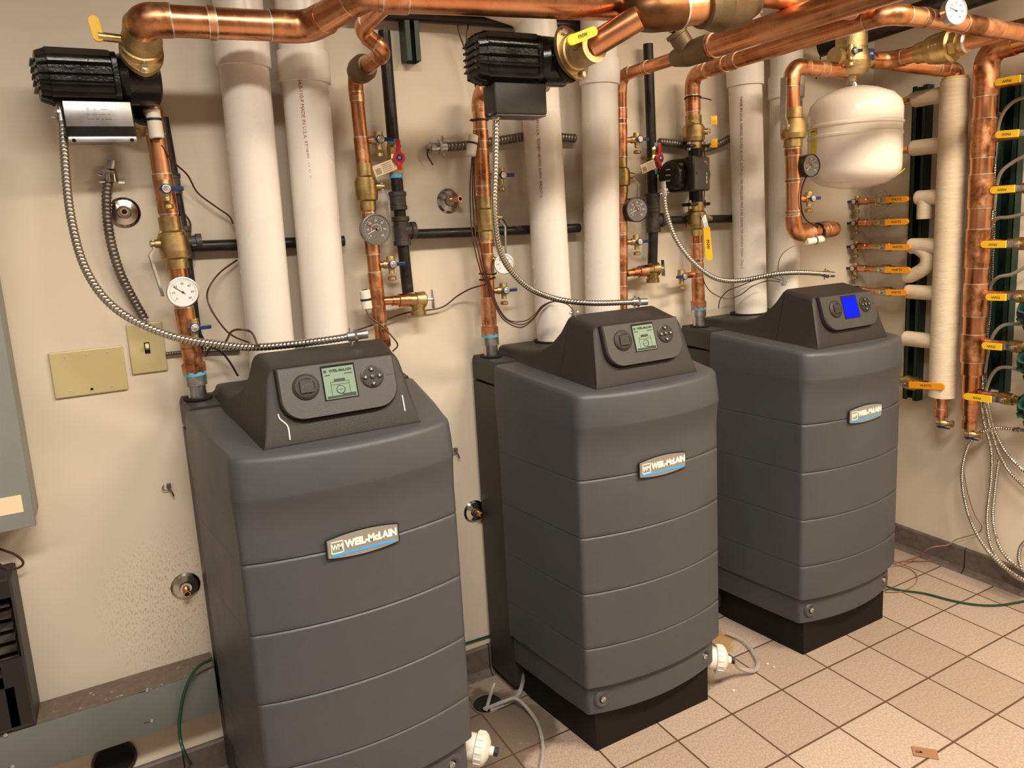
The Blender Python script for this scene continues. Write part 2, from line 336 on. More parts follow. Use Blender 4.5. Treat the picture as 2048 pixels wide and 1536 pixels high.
def copper(name, label, cat, pts, r, marks=(), elbows=True, bend=None, cmat='copper', fmat='copper_fit', group=None, ends=''):
    """soldered run: pipe, one elbow per corner, couplings at marks (point index, fraction, length)"""
    pts = [V(p) for p in pts]; T = thing(name, label, cat, pts[0], group); o = pts[0]
    path, arcs = fillet(pts, bend or r * 2.0)
    MB(cmat, o).tube(path, r, 24).build('pipe', T)
    if elbows:
        for arc in arcs:
            d0 = (arc[0] - arc[1]).normalized(); d1 = (arc[-1] - arc[-2]).normalized(); e = r * .9
            p = [arc[0] + d0 * e] + arc + [arc[-1] + d1 * e]
            b = MB(fmat, o).tube(p, r * 1.09, 24); b.m('solder')
            b.cyl(p[0], p[0] + d0 * .003, r * 1.06, 24).cyl(p[-1], p[-1] + d1 * .003, r * 1.06, 24); b.build('elbow', T)
    for i, f, ln in marks:
        a = pts[i]; d = (pts[i + 1] - a); c = a + d * f; d = d.normalized()
        b = MB(fmat, o).cyl(c - d * ln / 2, c + d * ln / 2, r * 1.09, 24).m('solder')
        b.cyl(c - d * (ln / 2 + .003), c - d * ln / 2, r * 1.06, 24).cyl(c + d * ln / 2, c + d * (ln / 2 + .003), r * 1.06, 24); b.build('coupling', T)
    return T, o
def flex(name, label, pts, r, mt='conduit', pitch=.0085, amp=.12, cat='conduit', group=None, ends=None, seg=12, sm=8):
    path = resample(smooth(pts, 10), pitch / 4); o = path[0]
    T = thing(name, label, cat, o, group) if ends else None
    rr = [r * (1 - amp + amp * (0, .9, 1.0, .9)[k % 4] * 1.3) for k in range(len(path))]
    b = MB(mt, o).tube(path, rr, seg)
    if not ends: return tag(b.build(name), label, cat, group)
    b.build('cable_armour', T)
    for which in ends:
        p, q = (path[0], path[6]) if which == 0 else (path[-1], path[-7]); d = (p - q).normalized()
        bb = MB('steel', o).cyl(p - d * .012, p + d * .004, r * 1.35, 16).cyl(p + d * .004, p + d * .010, r * 1.7, 6).cyl(p + d * .010, p + d * .034, r * 1.2, 16)
        side = d.cross(V((0, 1, 0))).normalized() if abs(d.y) < .9 else V((1, 0, 0))
        bb.cyl(p - d * .004 + side * r * 1.2, p - d * .004 + side * r * 2.3, .0028, 8).cyl(p - d * .004 - side * r * 1.2, p - d * .004 - side * r * 2.3, .0028, 8)
        bb.build('connector', T)
    return T
def wire(name, label, pts, r=.0022, mt='wire', cat='wire', group=None):
    path = smooth(pts, 8); return tag(MB(mt, path[0]).tube(path, r, 7).build(name), label, cat, group)
def capsule(hx, hy, n=6, one=False):
    p = []
    for k in range(n + 1): t = -PI / 2 + PI * k / n; p.append((hx - hy + hy * math.cos(t), hy * math.sin(t)))
    return p + ([(-hx, hy), (-hx, -hy)] if one else [(-x, -y) for x, y in p])
def onplane(px, py, pt, n):
    d = _r2 * ((px - PCX) / FPX) - _u2 * ((py - PCY) / FPX) + _f; pt, n = V(pt), V(n); return CAM + d * ((pt - CAM).dot(n) / d.dot(n))
def struct(o): o['kind'] = 'structure'; return o

# ------------------------------------------------------------------ room shell
XR, H, XL, YF = 1.60, 2.82, -3.0, -4.6
def quad(name, pts, mt, ):
    b = MB(mt); vs = [b.v(p) for p in pts]; b._f(vs, False); return struct(b.build(name))
def slab(name, lo, hi, mt):
    lo, hi = V(lo), V(hi); b = MB(mt, (lo + hi) / 2); b.box((lo + hi) / 2, hi - lo); return struct(b.build(name))
slab('floor', (XL, YF, -.1), (XR, 0, 0), 'floor')
slab('ceiling', (XL, YF, H), (XR, 0, H + .1), 'ceil')
slab('wall_back', (XL, 0, -.1), (XR + .1, .1, H + .1), 'wall')
slab('wall_right', (XR, YF, -.1), (XR + .1, 0, H + .1), 'wall')
slab('wall_left', (XL - .1, YF, -.1), (XL, .1, H + .1), 'farwall')
slab('wall_front', (XL - .1, YF - .1, -.1), (XR + .1, YF, H + .1), 'farwall')
def cove(name, a, b, n, L0, seams):
    """cove base: bull-nosed top, sanitary foot; dark joints between pieces"""
    a, b, n = V(a), V(b), V(n); d = (b - a); ln = d.length; d.normalize(); B = MB('base', a)
    prof = [(0, 0), (.032, 0), (.030, .003), (.018, .009), (.012, .020), (.011, .094), (.007, .100), (0, .101)]
    B.grid([[p + n * x + V((0, 0, z)) for x, z in prof] for p in (a, b)], True, True, False)
    B.m('hole'); t = L0
    while t < ln:
        B.grid([[a + d * (t + q) + n * (x + .0006) + V((0, 0, z)) for x, z in prof] for q in (0, .004)], True, True, False); t += seams
    return struct(B.build(name))
cove('baseboard_back', (-1.55, 0, 0), (1.60, 0, 0), (0, -1, 0), .02, .3065)
cove('baseboard_right', (1.60, YF, 0), (1.60, 0, 0), (-1, 0, 0), .14, .3065)
for i, (p, s, rz, e, c) in enumerate(LAMPS):
    T = thing('ceiling_light', ['fluorescent ceiling fixture in front of the left boiler', 'fluorescent ceiling fixture in front of the right boiler', 'fluorescent ceiling fixture farthest left'][i], 'light', p, 'fluorescent ceiling fixtures')
    MB('white', p).box(V(p) + V((0, 0, .03)), (s[0] + .06, s[1] + .06, .05), bev=.008).build('housing', T)
    MB('lamp', p).box(V(p) + V((0, 0, -.0)), (s[0], s[1], .012)).build('diffuser', T)

# ------------------------------------------------------------------ boilers
def sect(z, f, dw, zz=None, corner=.045, s=.034, n=14):
    """horizontal section of the jacket: tapered sides, convex front; f pushes the front out, dw widens"""
    yr, yf = -.168, -.528
    def w(y): return .241 + .046 * (y - yf) / (yr - yf) + dw
    pts = []; 
    pts += [(-w(yr), yr), (-w(-.28), -.28), (-w(-.40), -.40)]
    xe = w(yf) ; c = corner; yc = yf - f
    pts.append((-(xe) - .001, yc + c + .012))
    for k in range(5):
        a = PI + (PI / 2) * (k / 4) * .86; pts.append((-xe + c + c * math.cos(a), yc + c + c * math.sin(a)))
    m0 = len(pts)
    for k in range(1, n): 
        x = -xe + c + (xe - c) * 2 * k / n; pts.append((x, yc - s * (1 - (x / (xe - c * .6)) ** 2)))
    left = pts[:m0]; pts += [(-x, y) for x, y in left[::-1]]
    return [(x, y, (zz if zz is not None else z) + (max(0, z - .94) / .09) * .085 * (y + .528)) for x, y in pts]
def make_boiler(cx, label, blue=False, drips=False):
    org = V((0, -.3, 0)); T = thing('boiler', label, 'boiler', (0, -.3, 0))
    # plinth
    B = MB('plinth', org); B.grid([[(-.206, -.510, z), (.206, -.510, z), (.245, -.20, z), (.245, -.06, z), (-.245, -.06, z), (-.245, -.20, z)] for z in (.0, .13)], True, True, False); B.build('plinth', T)
    # jacket
    rings = []
    def R(z, f, dw=0., **k): rings.append([V(p) for p in sect(z, f, dw, **k)])
    lo = dict(corner=.016)
    R(.118, -.022, -.016, **lo); R(.120, -.014, -.012, **lo); R(.123, -.012, -.011, **lo); R(.200, -.012, -.011, **lo); R(.203, -.012, -.011, **lo); R(.211, .002, -.002, **lo); R(.214, .004, .0, **lo)
    for zs in (.330, .488, .646, .803):
        R(zs - .012, .004, **lo); R(zs - .0062, .004, **lo); R(zs - .0056, .0036, **lo); R(zs - .0002, -.0009, -.001, **lo); R(zs + .0004, .0036, 0, **lo); R(zs + .0010, .004, 0, **lo); R(zs + .012, .004, **lo)
    R(.855, .004, corner=.017); R(.872, .0052, .0003, corner=.019); R(.892, .0090, .001, corner=.024); R(.912, .0148, .002, corner=.032); R(.930, .0215, .003, corner=.040); R(.940, .0252, .0037, corner=.043); R(.944, .0262, .004, corner=.044); R(.948, .0268, .004, corner=.045); R(.985, .0235, .003, corner=.046); R(1.018, .0195, .001, corner=.046); R(1.025, .0175, -.0005, corner=.046); R(1.030, .0125, -.004, corner=.045); R(1.032, .004, -.011, corner=.042)
    B = MB('jacket', org); B.grid(rings, True, False); top = rings[-1]; B._f([B.v(p) for p in top], False); B._f([B.v(p) for p in rings[0]][::-1], False); J = B.build('jacket', T)
    for p in J.data.polygons:
        if len(p.vertices) > 4: p.use_smooth = False
    # rear cabinet + its cap
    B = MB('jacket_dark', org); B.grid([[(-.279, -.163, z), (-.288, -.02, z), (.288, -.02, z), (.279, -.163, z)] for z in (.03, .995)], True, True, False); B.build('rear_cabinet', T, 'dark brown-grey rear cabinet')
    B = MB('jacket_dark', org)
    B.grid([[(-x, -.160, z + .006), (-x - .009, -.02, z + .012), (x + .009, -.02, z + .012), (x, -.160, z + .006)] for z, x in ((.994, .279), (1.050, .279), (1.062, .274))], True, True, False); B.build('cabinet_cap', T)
    B = MB('hole', org); B.grid([[(-.248 + .034 * math.cos(a) * q, -.072 + .034 * math.sin(a) * q, 1.0705 + h + .002) for a in [2 * PI * k / 24 for k in range(24)]] for q, h in ((1, 0), (1.0, .0035))], True, True, False); B.build('pipe_port', T)
    # hood
    prof = [(-.522, 1.036, .170, .173), (-.519, 1.054, .167, .173), (-.505, 1.098, .160, .174), (-.489, 1.150, .152, .176), (-.480, 1.178, .147, .177), (-.476, 1.186, .1455, .177), (-.468, 1.191, .1445, .178), (-.450, 1.195, .1445, .180), (-.372, 1.211, .152, .188)]
    prof2 = [(-.370, 1.211, .152, .188), (-.362, 1.206, .153, .189), (-.335, 1.168, .160, .193), (-.300, 1.133, .172, .197), (-.265, 1.112, .184, .202), (-.230, 1.103, .193, .207), (-.150, 1.099, .199, .212), (-.040, 1.097, .203, .218), (-.030, 1.089, .202, .218)]
    def hood(pr):
        R = []
        for y, z, wt, wb in pr:
            zb = 1.028 + .085 * (y + .528); c = min(.020, (z - zb) * .45); ring = [(-wb, y, zb)]
            for k in range(6): a = PI - (PI / 2) * k / 5; ring.append((-wt + c + c * math.cos(a), y, z - c + c * math.sin(a)))
            ring += [(-x, y_, z_) for x, y_, z_ in ring[::-1]]; R.append(ring)
        return R
    MB('hood', org).grid(hood(prof)).build('hood', T)
    MB('hood', org).grid(hood(prof2)).build('rear_hood', T)
    # vent well where the plastic flue enters
    MB('hole', org).lathe([(0, .066), (.004, .068), (.004, .060)], (-.035, -.10, 1.0985), (0, 0, 1), 32).build('flue_port', T)
    # control panel on the sloping face
    a = V((0, -.519, 1.054)); b = V((0, -.478, 1.183)); Yv = (b - a).normalized(); X = V((1, 0, 0)); n = X.cross(Yv); c0 = (a + b) / 2
    def shape(hw, hh, rr):
        p = [(hw, hh), (-hw, hh)]
        for k in range(9): t = PI + PI / 2 * k / 8; p.append((-hw + rr + rr * math.cos(t), -hh + rr + rr * math.sin(t)))
        for k in range(9): t = -PI / 2 + PI / 2 * k / 8; p.append((hw - rr + rr * math.cos(t), -hh + rr + rr * math.sin(t)))
        return p
    co = c0 + Yv * .015
    MB('hole', org).prism(shape(.1285, .0585, .048), co + n * .0005, X, Yv, .004).build('panel_gap', T)
    B = MB('panel', org); B.prism(shape(.126, .056, .046), co + n * .003, X, Yv, .014, .004)
    CP = B.build('control_panel', T)
    o2 = co + n * .017 + Yv * .012
    B = MB('hole', org); B.prism([(-.0365, -.0375), (.0365, -.0375), (.0365, .0375), (-.0365, .0375)], o2 - n * .003, X, Yv, .0042); B.build('screen_recess', CP)
    so = o2 + n * .0013
    B = MB('lcd_blue' if blue else 'lcd', org); B.prism([(-.0335, -.0355), (.0335, -.0355), (.0335, .0325), (-.0335, .0325)], so, X, Yv, .0008); sn = B.build('display', CP, 'bright blue display' if blue else 'grey-green liquid crystal display')
    if not blue:
        B = MB('lcd_dark', org); s1 = so + n * .001
        B.text('WEIL-McLAIN', s1 + X * .005 + Yv * .0245, X, Yv, .0080, .0002, bold=.0004)
        B.prism([(-.031, -.034), (.002, -.034), (.002, -.029), (-.031, -.029)], s1, X, Yv, .0003).prism([(.002, -.034), (.031, -.034), (.031, -.0265), (.002, -.0265)], s1, X, Yv, .0003).prism([(-.031, .0215), (-.025, .0215), (-.025, .0275), (-.031, .0275)], s1, X, Yv, .0003)
        def bar(x0, y0, x1, y1): B.prism([(x0, y0), (x1, y0), (x1, y1), (x0, y1)], s1, X, Yv, .0002)
        for q in ((-.020, -.006, .020, -.005), (-.020, -.028, -.019, .000), (.019, -.028, .020, .000), (-.020, .000, .020, .001), (-.012, .001, .012, .0065), (-.030, .015, -.018, .0172), (.012, .015, .030, .0172)): bar(*q)
        B.torus(s1 - Yv * .017, n, .0088, .0010, 24, side=4); bar(-.004, -.0177, .004, -.0163); B.build('display_image', CP)
    kc = o2 + X * -.071 + Yv * -.001
    B = MB('hood', org); B.lathe([(0, .028), (.003, .0275), (.006, .023), (.007, .018), (.0055, .0175)], kc, n, 36)
    B.prism([(-.014, -.014), (.014, -.014), (.014, .014), (-.014, .014)], kc + n * .005, X, Yv, .0045, .001); B.m('panel').text('WM', kc + n * .0095, X, Yv, .013, .0003); B.build('emblem_knob', CP, 'round embossed emblem')
    pc = o2 + X * .072 + Yv * .001
    B = MB('black', org); B.lathe([(0, .0255), (.002, .0253), (.003, .022), (.003, .001)], pc, n, 36); B.build('button_pad', CP)
    for i, (dx, dy) in enumerate(((0, .016), (0, -.016), (.016, 0), (-.016, 0), (0, 0))):
        B = MB('black', org); q = pc + X * dx + Yv * dy + n * .0028; B.lathe([(0, .0062), (.002, .0060), (.0028, .004), (.0028, .0005)], q, n, 16).m('screw')
        q = q + n * .0029; s = .0030
        if i == 4: B.torus(q, n, .0022, .0006, 14, side=4)
        else:
            t = Yv * (1 if i == 0 else -1) if i < 2 else X * (1 if i == 2 else -1); u = n.cross(t); B._f([B.v(q + t * s), B.v(q - t * s * .6 + u * s), B.v(q - t * s * .6 - u * s)], False)
        B.build('button', CP)
    MB('black', org).box(c0 + Yv * .027 + n * .0172 + X * .112, (.018, .0006, .0008), (X, Yv, n)).build('panel_groove', CP)
    # badge
    bc = V((.003, -.5665, .808)); Zv = V((0, .0, 1)); hw, hh, ar = .0775, .019, .0075
    def bshape(k):
        p = []
        for i in range(13): x = -hw * k + 2 * hw * k * i / 12; p.append((x, (hh + ar * (1 - (x / hw) ** 2)) * (1 if k == 1 else 1) - (1 - k) * hw * .8))
        return [(x, -y) for x, y in p] + p[::-1]
    B = MB('hole', org); B.prism(bshape(1.035), bc + V((0, -.0, 0)), X, Zv, .003); B.m('badge'); B.prism(bshape(1.0), bc + V((0, -.003, 0)), X, Zv, .003, .0015); bd = B.build('badge', T, 'silver curved nameplate')
    f0 = bc + V((0, -.006, 0))
    B = MB('letter', org); B.text('WEIL-McLAIN', f0 + X * .017 + Zv * .004, X, Zv,   .0215, .0007, bold=.0012, sx=.88); B.build('lettering', bd)
    B = MB('letter', org)
    for dx, dy, sx_, sy_ in ((0, .0125, .026, .0018), (0, -.0125, .026, .0018), (-.0125, 0, .0018, .026), (.0125, 0, .0018, .026)): B.box(f0 + X * (-.057 + dx) + Zv * (.002 + dy) - V((0, .0006, 0)), (sx_, .0014, sy_))
    B.text('WM', f0 + X * -.057 + Zv * .002, X, Zv, .0165, .0006, bold=.0004, sx=.75); B.build('emblem', bd)
    B = MB('stripe', org); B.prism([(-.070, -.0175), (.070, -.0175), (.070, -.0125), (-.070, -.0125)], f0, X, Zv, .0008); B.build('stripe', bd)
    # skirt screws in dimples
    for x in (-.188, .180):
        y = -.516 - .034 * (1 - (x / .2204) ** 2) - .0004; d_ = V((x * .30, -1, 0)).normalized(); c_ = V((x, y, .163)); B = MB('jacket', org); B.lathe([(-.004, .026), (.0015, .023), (.0028, .019), (.0005, .0125), (-.0015, .0100)], c_, d_, 32, False)
        B.m('hole').lathe([(-.0004, .0122), (.0002, .0098)], c_, d_, 24, False)
        B.m('screw').lathe([(-.002, .0080), (.004, .0076), (.006, .004)], c_, d_, 18).m('hole').box(c_ + d_ * .0062, (.009, .0006, .0012), (V((.8, 0, .6)), V((0, 1, 0)), V((-.6, 0, .8)))); B.build('skirt_screw', T)
    # galvanised supply nipple with taped thread
    nx = -.252 if blue else -.248
    MB('steel', org).cyl((nx, -.072, 1.03), (nx, -.072, 1.112), .0215, 24).cyl((nx, -.072, 1.108), (nx, -.072, 1.133), .0265, 24).m('tape').cyl((nx, -.072, 1.131), (nx, -.072, 1.142), .0262, 24).build('supply_nipple', T, 'galvanised nipple with blue tape')
    if drips:
        B = MB('trap', org + V((0, 0, 0))); of = V((cx, 0, 0)); pl = (a + n * .0008, n)
        for pts in (((556, 828), (560, 838), (572, 848), (577, 858), (580, 880)), ((804, 790), (806, 800), (810, 822))):
            q = [onplane(x, y, of + pl[0], n) - of for x, y in pts]; B.tube(smooth(q, 4), .0016, 6)
            B.build('drip_mark', T, 'whitish dried drip'); B = MB('trap', org)
        B.bm.free()
    T.location = (cx, -.3, 0)
    return T
make_boiler(-.830, 'grey floor-standing boiler nearest the camera, green display, white drip marks below its panel', drips=True)
make_boiler(-.010, 'grey floor-standing boiler in the middle of the three, green display')
make_boiler(.823, 'grey floor-standing boiler farthest right, with the bright blue display', True)


# ------------------------------------------------------------------ plastic flue pipes
def flue(label, p0, p1, zc, r=.0572, elbow=None, ink=None, inkz=(1.5, 1.9)):
    p0, p1 = V(p0), V(p1); d = (p1 - p0).normalized(); T = thing('flue_pipe', label, 'pipe', p0, 'white plastic flue pipes')
    MB('pvc', p0).cyl(p0, p1, r, 40).build('pipe', T)
    t = (zc - p0.z) / d.z; c = p0 + d * t
    B = MB('pvc', p0).lathe([(0, r + .0005), (.001, r + .0062), (.075, r + .0070), (.0765, r + .003)], c, d, 40); B.build('coupling', T)
    if elbow: B = MB('pvc', p0).tube(fillet([p1 - d * .02, p1 + d * .10, p1 + d * .10 + V(elbow)], .1)[0], r + .006, 32); B.build('elbow', T)
    if ink:
        nrm = (CAM - (p0 + p1) / 2); nrm.z = 0; nrm.normalize(); nrm = Matrix.Rotation(ink[1], 3, 'Z') @ nrm; B = MB('pvc_ink', p0); Xa = -V((0, 0, 1)); 
        Ya = nrm.cross(Xa); q = p0 + d * (inkz[1] - p0.z) + nrm * (r + .0003); B.text(ink[0], q, Xa, Ya, .0125, .0002, align='LEFT'); B.build('printed_marking', T, 'red printed marking')
    return T
flue('white flue pipe, leftmost, rising behind the left boiler', (-.895, -.100, 1.1045), (-.884, -.100, 2.12), 1.868, elbow=(0, -.0, .4))
flue('white flue pipe with red lettering right beside the leftmost flue', (-0.752, -0.1, 1.1015), (-.740, -.100, 2.2), 1.838, elbow=(0, 0, .35), ink=('54.0-110-P MADE IN U.S.A. 97/28/05  14-01 PLUM SX1417   BRENT 6.', -.22), inkz=(1, 1.84))
flue('white flue pipe entering the top of the middle boiler, under the middle pump', (-.045, -.100, 1.1045), (-.062, -.100, 1.98), 1.905, elbow=(-.30, -.02, .05), ink=('MADE IN U.S.A.  SCHED 40 PVC DWV  BRENT 6', -.2), inkz=(1, 1.80))
flue('white flue pipe behind the middle boiler hood, beside a thin copper riser', (0.14, -0.095, 1.1015), (.162, -.100, 2.10), 1.875, elbow=(.0, 0, .4))
flue('white flue pipe entering the top of the right boiler, long red printed line', (.799, -.100, 1.1045), (.765, -.100, 2.15), 1.90, elbow=(0, 0, .4), ink=('MADE IN U.S.A. HARVEL SCHED 40 PVC ASTM D-1785 PRESSURE PIPE 4 IN 220 PSI 73F NSF-PW DWV   Don 1', -.25), inkz=(1, 1.86))
flue('white flue pipe farthest right, behind the right boiler hood', (0.972, -0.095, 1.1015), (.978, -.100, 2.05), 1.865, elbow=(.25, -.25, .12))

# ------------------------------------------------------------------ valves, gauges
def drain(label, p, d=(1, 0, 0), face=(0, -1, 0), r=.010, lever=None, up=(0, 0, 1), hm='blue', stub=.018, down=1):
    """small brass drain valve: stub, body, outlet with cap, lever with a round plate"""
    p, d, face, up = V(p), V(d).normalized(), V(face).normalized(), V(up).normalized(); lever = V(lever or d).normalized()
    T = thing('drain_valve', label, 'valve', p); c = p + d * (stub + .016)
    MB('copper_fit', p).cyl(p - d * .004, p + d * stub, r * .9, 14).build('stub', T)
    B = MB('brass_rough', p).lathe([(0, r * 1.15), (.008, r * 1.15), (.008, r), (.016, r * .95)], p + d * (stub - .004), d, 14)
    B.lathe([(-.018, r * 1.15), (-.006, r * 1.2), (.0, r * 1.25), (.008, r * 1.15), (.020, r * .8), (.030, r * .8)], c + up * .004, -up * down, 14).lathe([(0, r), (.006, r * .9), (.012, r * .6)], c, face, 14); B.build('body', T)
    MB('brass', p).lathe([(0, r * .85), (.002, r * 1.15), (.010, r * 1.2), (.012, r * .9)], c - up * down * .033, -up * down, 16).build('outlet_cap', T)
    h = c + face * .014; side = face.cross(lever)
    B = MB(hm, p).lathe([(0, .0112), (.005, .0115), (.006, .010)], h, face, 20).box(h + lever * .021 + face * .003, (.032, .0105, .0045), (lever, side, face), .002).box(h - lever * .009 + face * .003, (.012, .008, .0045), (lever, side, face), .002); B.build('lever', T)
    MB('screw', p).lathe([(0, .0094), (.001, .0092), (.0014, .008), (.0012, .005), (.002, .0035)], h + face * .006, face, 18).build('round_plate', T)
    return T
def ballvalve(label, c, ax, r, side, hdir, hcol='steel', hl=.10, hw=.012, body='brass', txt=None, ln=.062, name='ball_valve', boss=1.0, flat=False, lv=None):
    """brass ball valve on a pipe of radius r: body, stem nut, lever"""
    c, ax, side, hdir = V(c), V(ax).normalized(), V(side).normalized(), V(hdir).normalized(); T = thing(name, label, 'valve', c)
    R = r * 1.22
    MB(body, c).lathe([(-ln, R), (-ln * .62, R), (-ln * .62, R * 1.0), (-ln * .55, R * 1.28), (-ln * .3, R * 1.36), (ln * .28, R * 1.36), (ln * .28, R * 1.22), (ln * .40, R * 1.22), (ln * .48, R * 1.0), (ln, R)], c, ax, 28).build('body', T)
    s0 = c + side * R * 1.30
    MB(body, c).lathe([(-.006, .011), (.012, .010), (.012, .0075), (.02, .0075)], s0, side, 16).build('stem', T)
    s1 = s0 + side * .014
    if lv:
        e0, e1, e2 = lv; d = (CAM - e1); h = (e2 - e1); hl = h.length; h.normalize(); d = (d - h * d.dot(h)).normalized(); yy = d.cross(h)
        B = MB('steel', c).box((s1 + e0) / 2, ((e0 - s1).length + .012, .014, .004), ((e0 - s1).normalized(), (e0 - s1).cross(d), d), .001).box((e0 + e1) / 2, ((e1 - e0).length + .008, .016, .004), ((e1 - e0), (e1 - e0).cross(d), d), .001)
        B.m(hcol).prism(capsule(hl / 2, .0115, one=True), (e1 + e2) / 2, h, yy, .006, .0012); Hh = B.build('lever', T, hcol + ' sleeved lever')
        if txt: MB('ink', c).text(txt, (e1 + e2) / 2 + d * .0063, h, yy, .014, .0002, bold=.0003).build('lever_lettering', Hh)
    elif hcol == 'steel' and not flat:
        B = MB('steel', c); p = [s1 - hdir * .010, s1 + hdir * .012, s1 + hdir * .026 + side * .012, s1 + hdir * hl]; wd = hdir.cross(side).normalized()
        pp = fillet(p, .006, 4)[0]; B.grid([[q + wd * a + side * b for a, b in ((-hw / 2, -.0026), (hw / 2, -.0026), (hw / 2, .0026), (-hw / 2, .0026))] for q in pp], True, True, False); B.build('lever', T)
    else:
        wd = hdir.cross(side).normalized(); B = MB('steel', c).box(s1 + hdir * .008, (.036, hw, .003), (hdir, wd, side), .001)
        o_ = s1 + side * .006; B.box(s1 + hdir * .026 + side * .004, (.010, hw, .004), (hdir, wd, side), .001); B.m(hcol); e = hl - .030
        q = s1 + hdir * (.028 + e / 2) + side * .007; yy = side.cross(hdir); B.prism(capsule(e / 2, hw * .58, one=True), q - side * .003, hdir, yy, .006, .0012); H = B.build('lever', T, ('yellow' if hcol == 'yellow' else 'orange') + ' sleeved lever' if hcol in ('yellow', 'orange') else None)
        if txt:
            tx = hdir; ty = side.cross(tx)
            MB('ink', c).text(txt, q + side * .0031, tx, ty, hw * .62, .0002).build('lever_lettering', H)
    MB('screw', c).lathe([(0, .0075), (.005, .0072), (.006, .004)], s1 + side * .0015, side, 6).build('nut', T)
    return T
def gauge(label, c, r, face, dial='w', ang=(135,), depth=.012, bez='steel', stem=None, name='gauge'):
    c, face = V(c), V(face).normalized(); T = thing(name, label, 'gauge', c); up = V((0, 0, 1)); up = (up - face * up.dot(face)).normalized(); X = up.cross(face)
    MB(bez, c).lathe([(-depth, r * .96), (-.001, r), (.003, r), (.004, r * .93), (.001, r * .92)], c, face, 40).build('case', T)
    MB('dial_' + dial, c).lathe([(.0014, r * .92), (.0018, .0001)], c, face, 40, False).build('dial', T)
    mk = 'ink' if dial == 'w' else 'dial_wt'; B = MB(mk, c)
    for k in range(31):
        a = math.radians(225 - 270 * k / 30); u = X * math.cos(a) + up * math.sin(a); l = .12 if k % 5 == 0 else .06
        B.box(c + face * .0022 + u * r * (.80 - l / 2), (r * l, r * .018, .0003), (u, face.cross(u), face))
        if k % 5 == 0: B.text(str(k * 2), c + face * .0020 + u * r * .56, X, up, r * .19, .0001)
    if dial == 'g':
        for k in range(25):
            a = math.radians(200 - 220 * k / 24); u = X * math.cos(a) + up * math.sin(a); B.box(c + face * .0022 + u * r * .33, (r * .06, r * .02, .0003), (u, face.cross(u), face))
    B.build('scale_marks', T)
    for i, a in enumerate(ang):
        a = math.radians(a); u = X * math.cos(a) + up * math.sin(a); B = MB('ink' if dial == 'w' else ('red' if i else 'dial_wt'), c); B.box(c + face * .0030 + u * r * .24, (r * .86, r * .035, .0005), (u, face.cross(u), face)).lathe([(.002, r * .07), (.0038, r * .06)], c, face, 12); B.build('needle', T)
    if stem: MB('brass', c).cyl(c - face * depth, V(stem), .007, 12).build('stem', T)
    return T
def sensor(label, a, b, tie, r=.016):
    """white foam-wrapped strap-on sensor"""
    a, b = V(a), V(b); T = thing('pipe_sensor', label, 'sensor', a); d = (b - a).normalized()
    MB('sensor', a).lathe([(0, r * .8), (.002, r), ((b - a).length - .002, r), ((b - a).length, r * .8)], a, d, 20).build('foam_sleeve', T)
    for t in tie: c = a + (b - a) * t; MB('black', a).lathe([(-.003, r * 1.0), (-.0025, r * 1.09), (.0025, r * 1.09), (.003, r)], c, d, 20).build('cable_tie', T)
    MB('hole', a).cyl(b - d * .0005, b + d * .0008, r * .6, 16).build('end_opening', T); return T
def tie(label, c, ax, r, tail=None):
    c = V(c); B = MB('black', c).torus(c, ax, r, .0028, 28, side=6)
    if tail: B.tube(smooth([c + V(t) for t in tail], 5), .0022, 6)
    return tag(B.build('cable_tie'), label, 'cable tie')
F = V((0, -1, 0)); XP = V((1, 0, 0)); ZP = V((0, 0, 1))

# ------------------------------------------------------------------ left boiler: supply riser and pump
RX = .0206
Y0 = -.072
def rp(px, py, Y=Y0): return P(px, py, Y=Y)
r1b, r1t = V((-1.078, Y0, 1.14)), V((-1.100, Y0 - .012, 1.80))
def on(a, b, z): t = (z - a.z) / (b.z - a.z); return a + (b - a) * t
T, o = copper('supply_riser', 'vertical copper riser from the left boiler up to the big pump', 'pipe', [r1b, r1t], RX, [(0, .06, .05), (0, .17, .10), (0, .30, .03), (0, .66, .09), (0, .93, .08)])
MB('copper_fit', o).lathe([(0, .0275), (.022, .0275), (.026, .0225), (.05, .0225)], r1b, r1t - r1b, 8).build('adapter', T)
sensor('white pipe sensor strapped to the left riser just under the pump', on(r1b, r1t, 1.765) + F * .024, on(r1b, r1t, 1.70) + F * .026, (.35,))
drain('drain valve high on the left riser, blue lever in front of the pipe', on(r1b, r1t, 1.584) + F * .018, F, F, lever=XP, stub=.006)
ballvalve('brass ball valve on the left riser, thin steel lever hanging on its left', on(r1b, r1t, 1.46), r1t - r1b, RX, -XP + F * .3, -ZP + XP * .05, 'steel', .125, .008)
gauge('round white thermometer on the left riser, beneath its ball valve', on(r1b, r1t, 1.343) + F * .045, .0365, F + V((.0, 0, -.05)), 'w', (142,), stem=on(r1b, r1t, 1.343))
drain('drain valve low on the left riser, just above the boiler, behind the armoured cable', on(r1b, r1t, 1.256) + F * .018 + XP * .012, F, F, lever=XP, stub=.008)

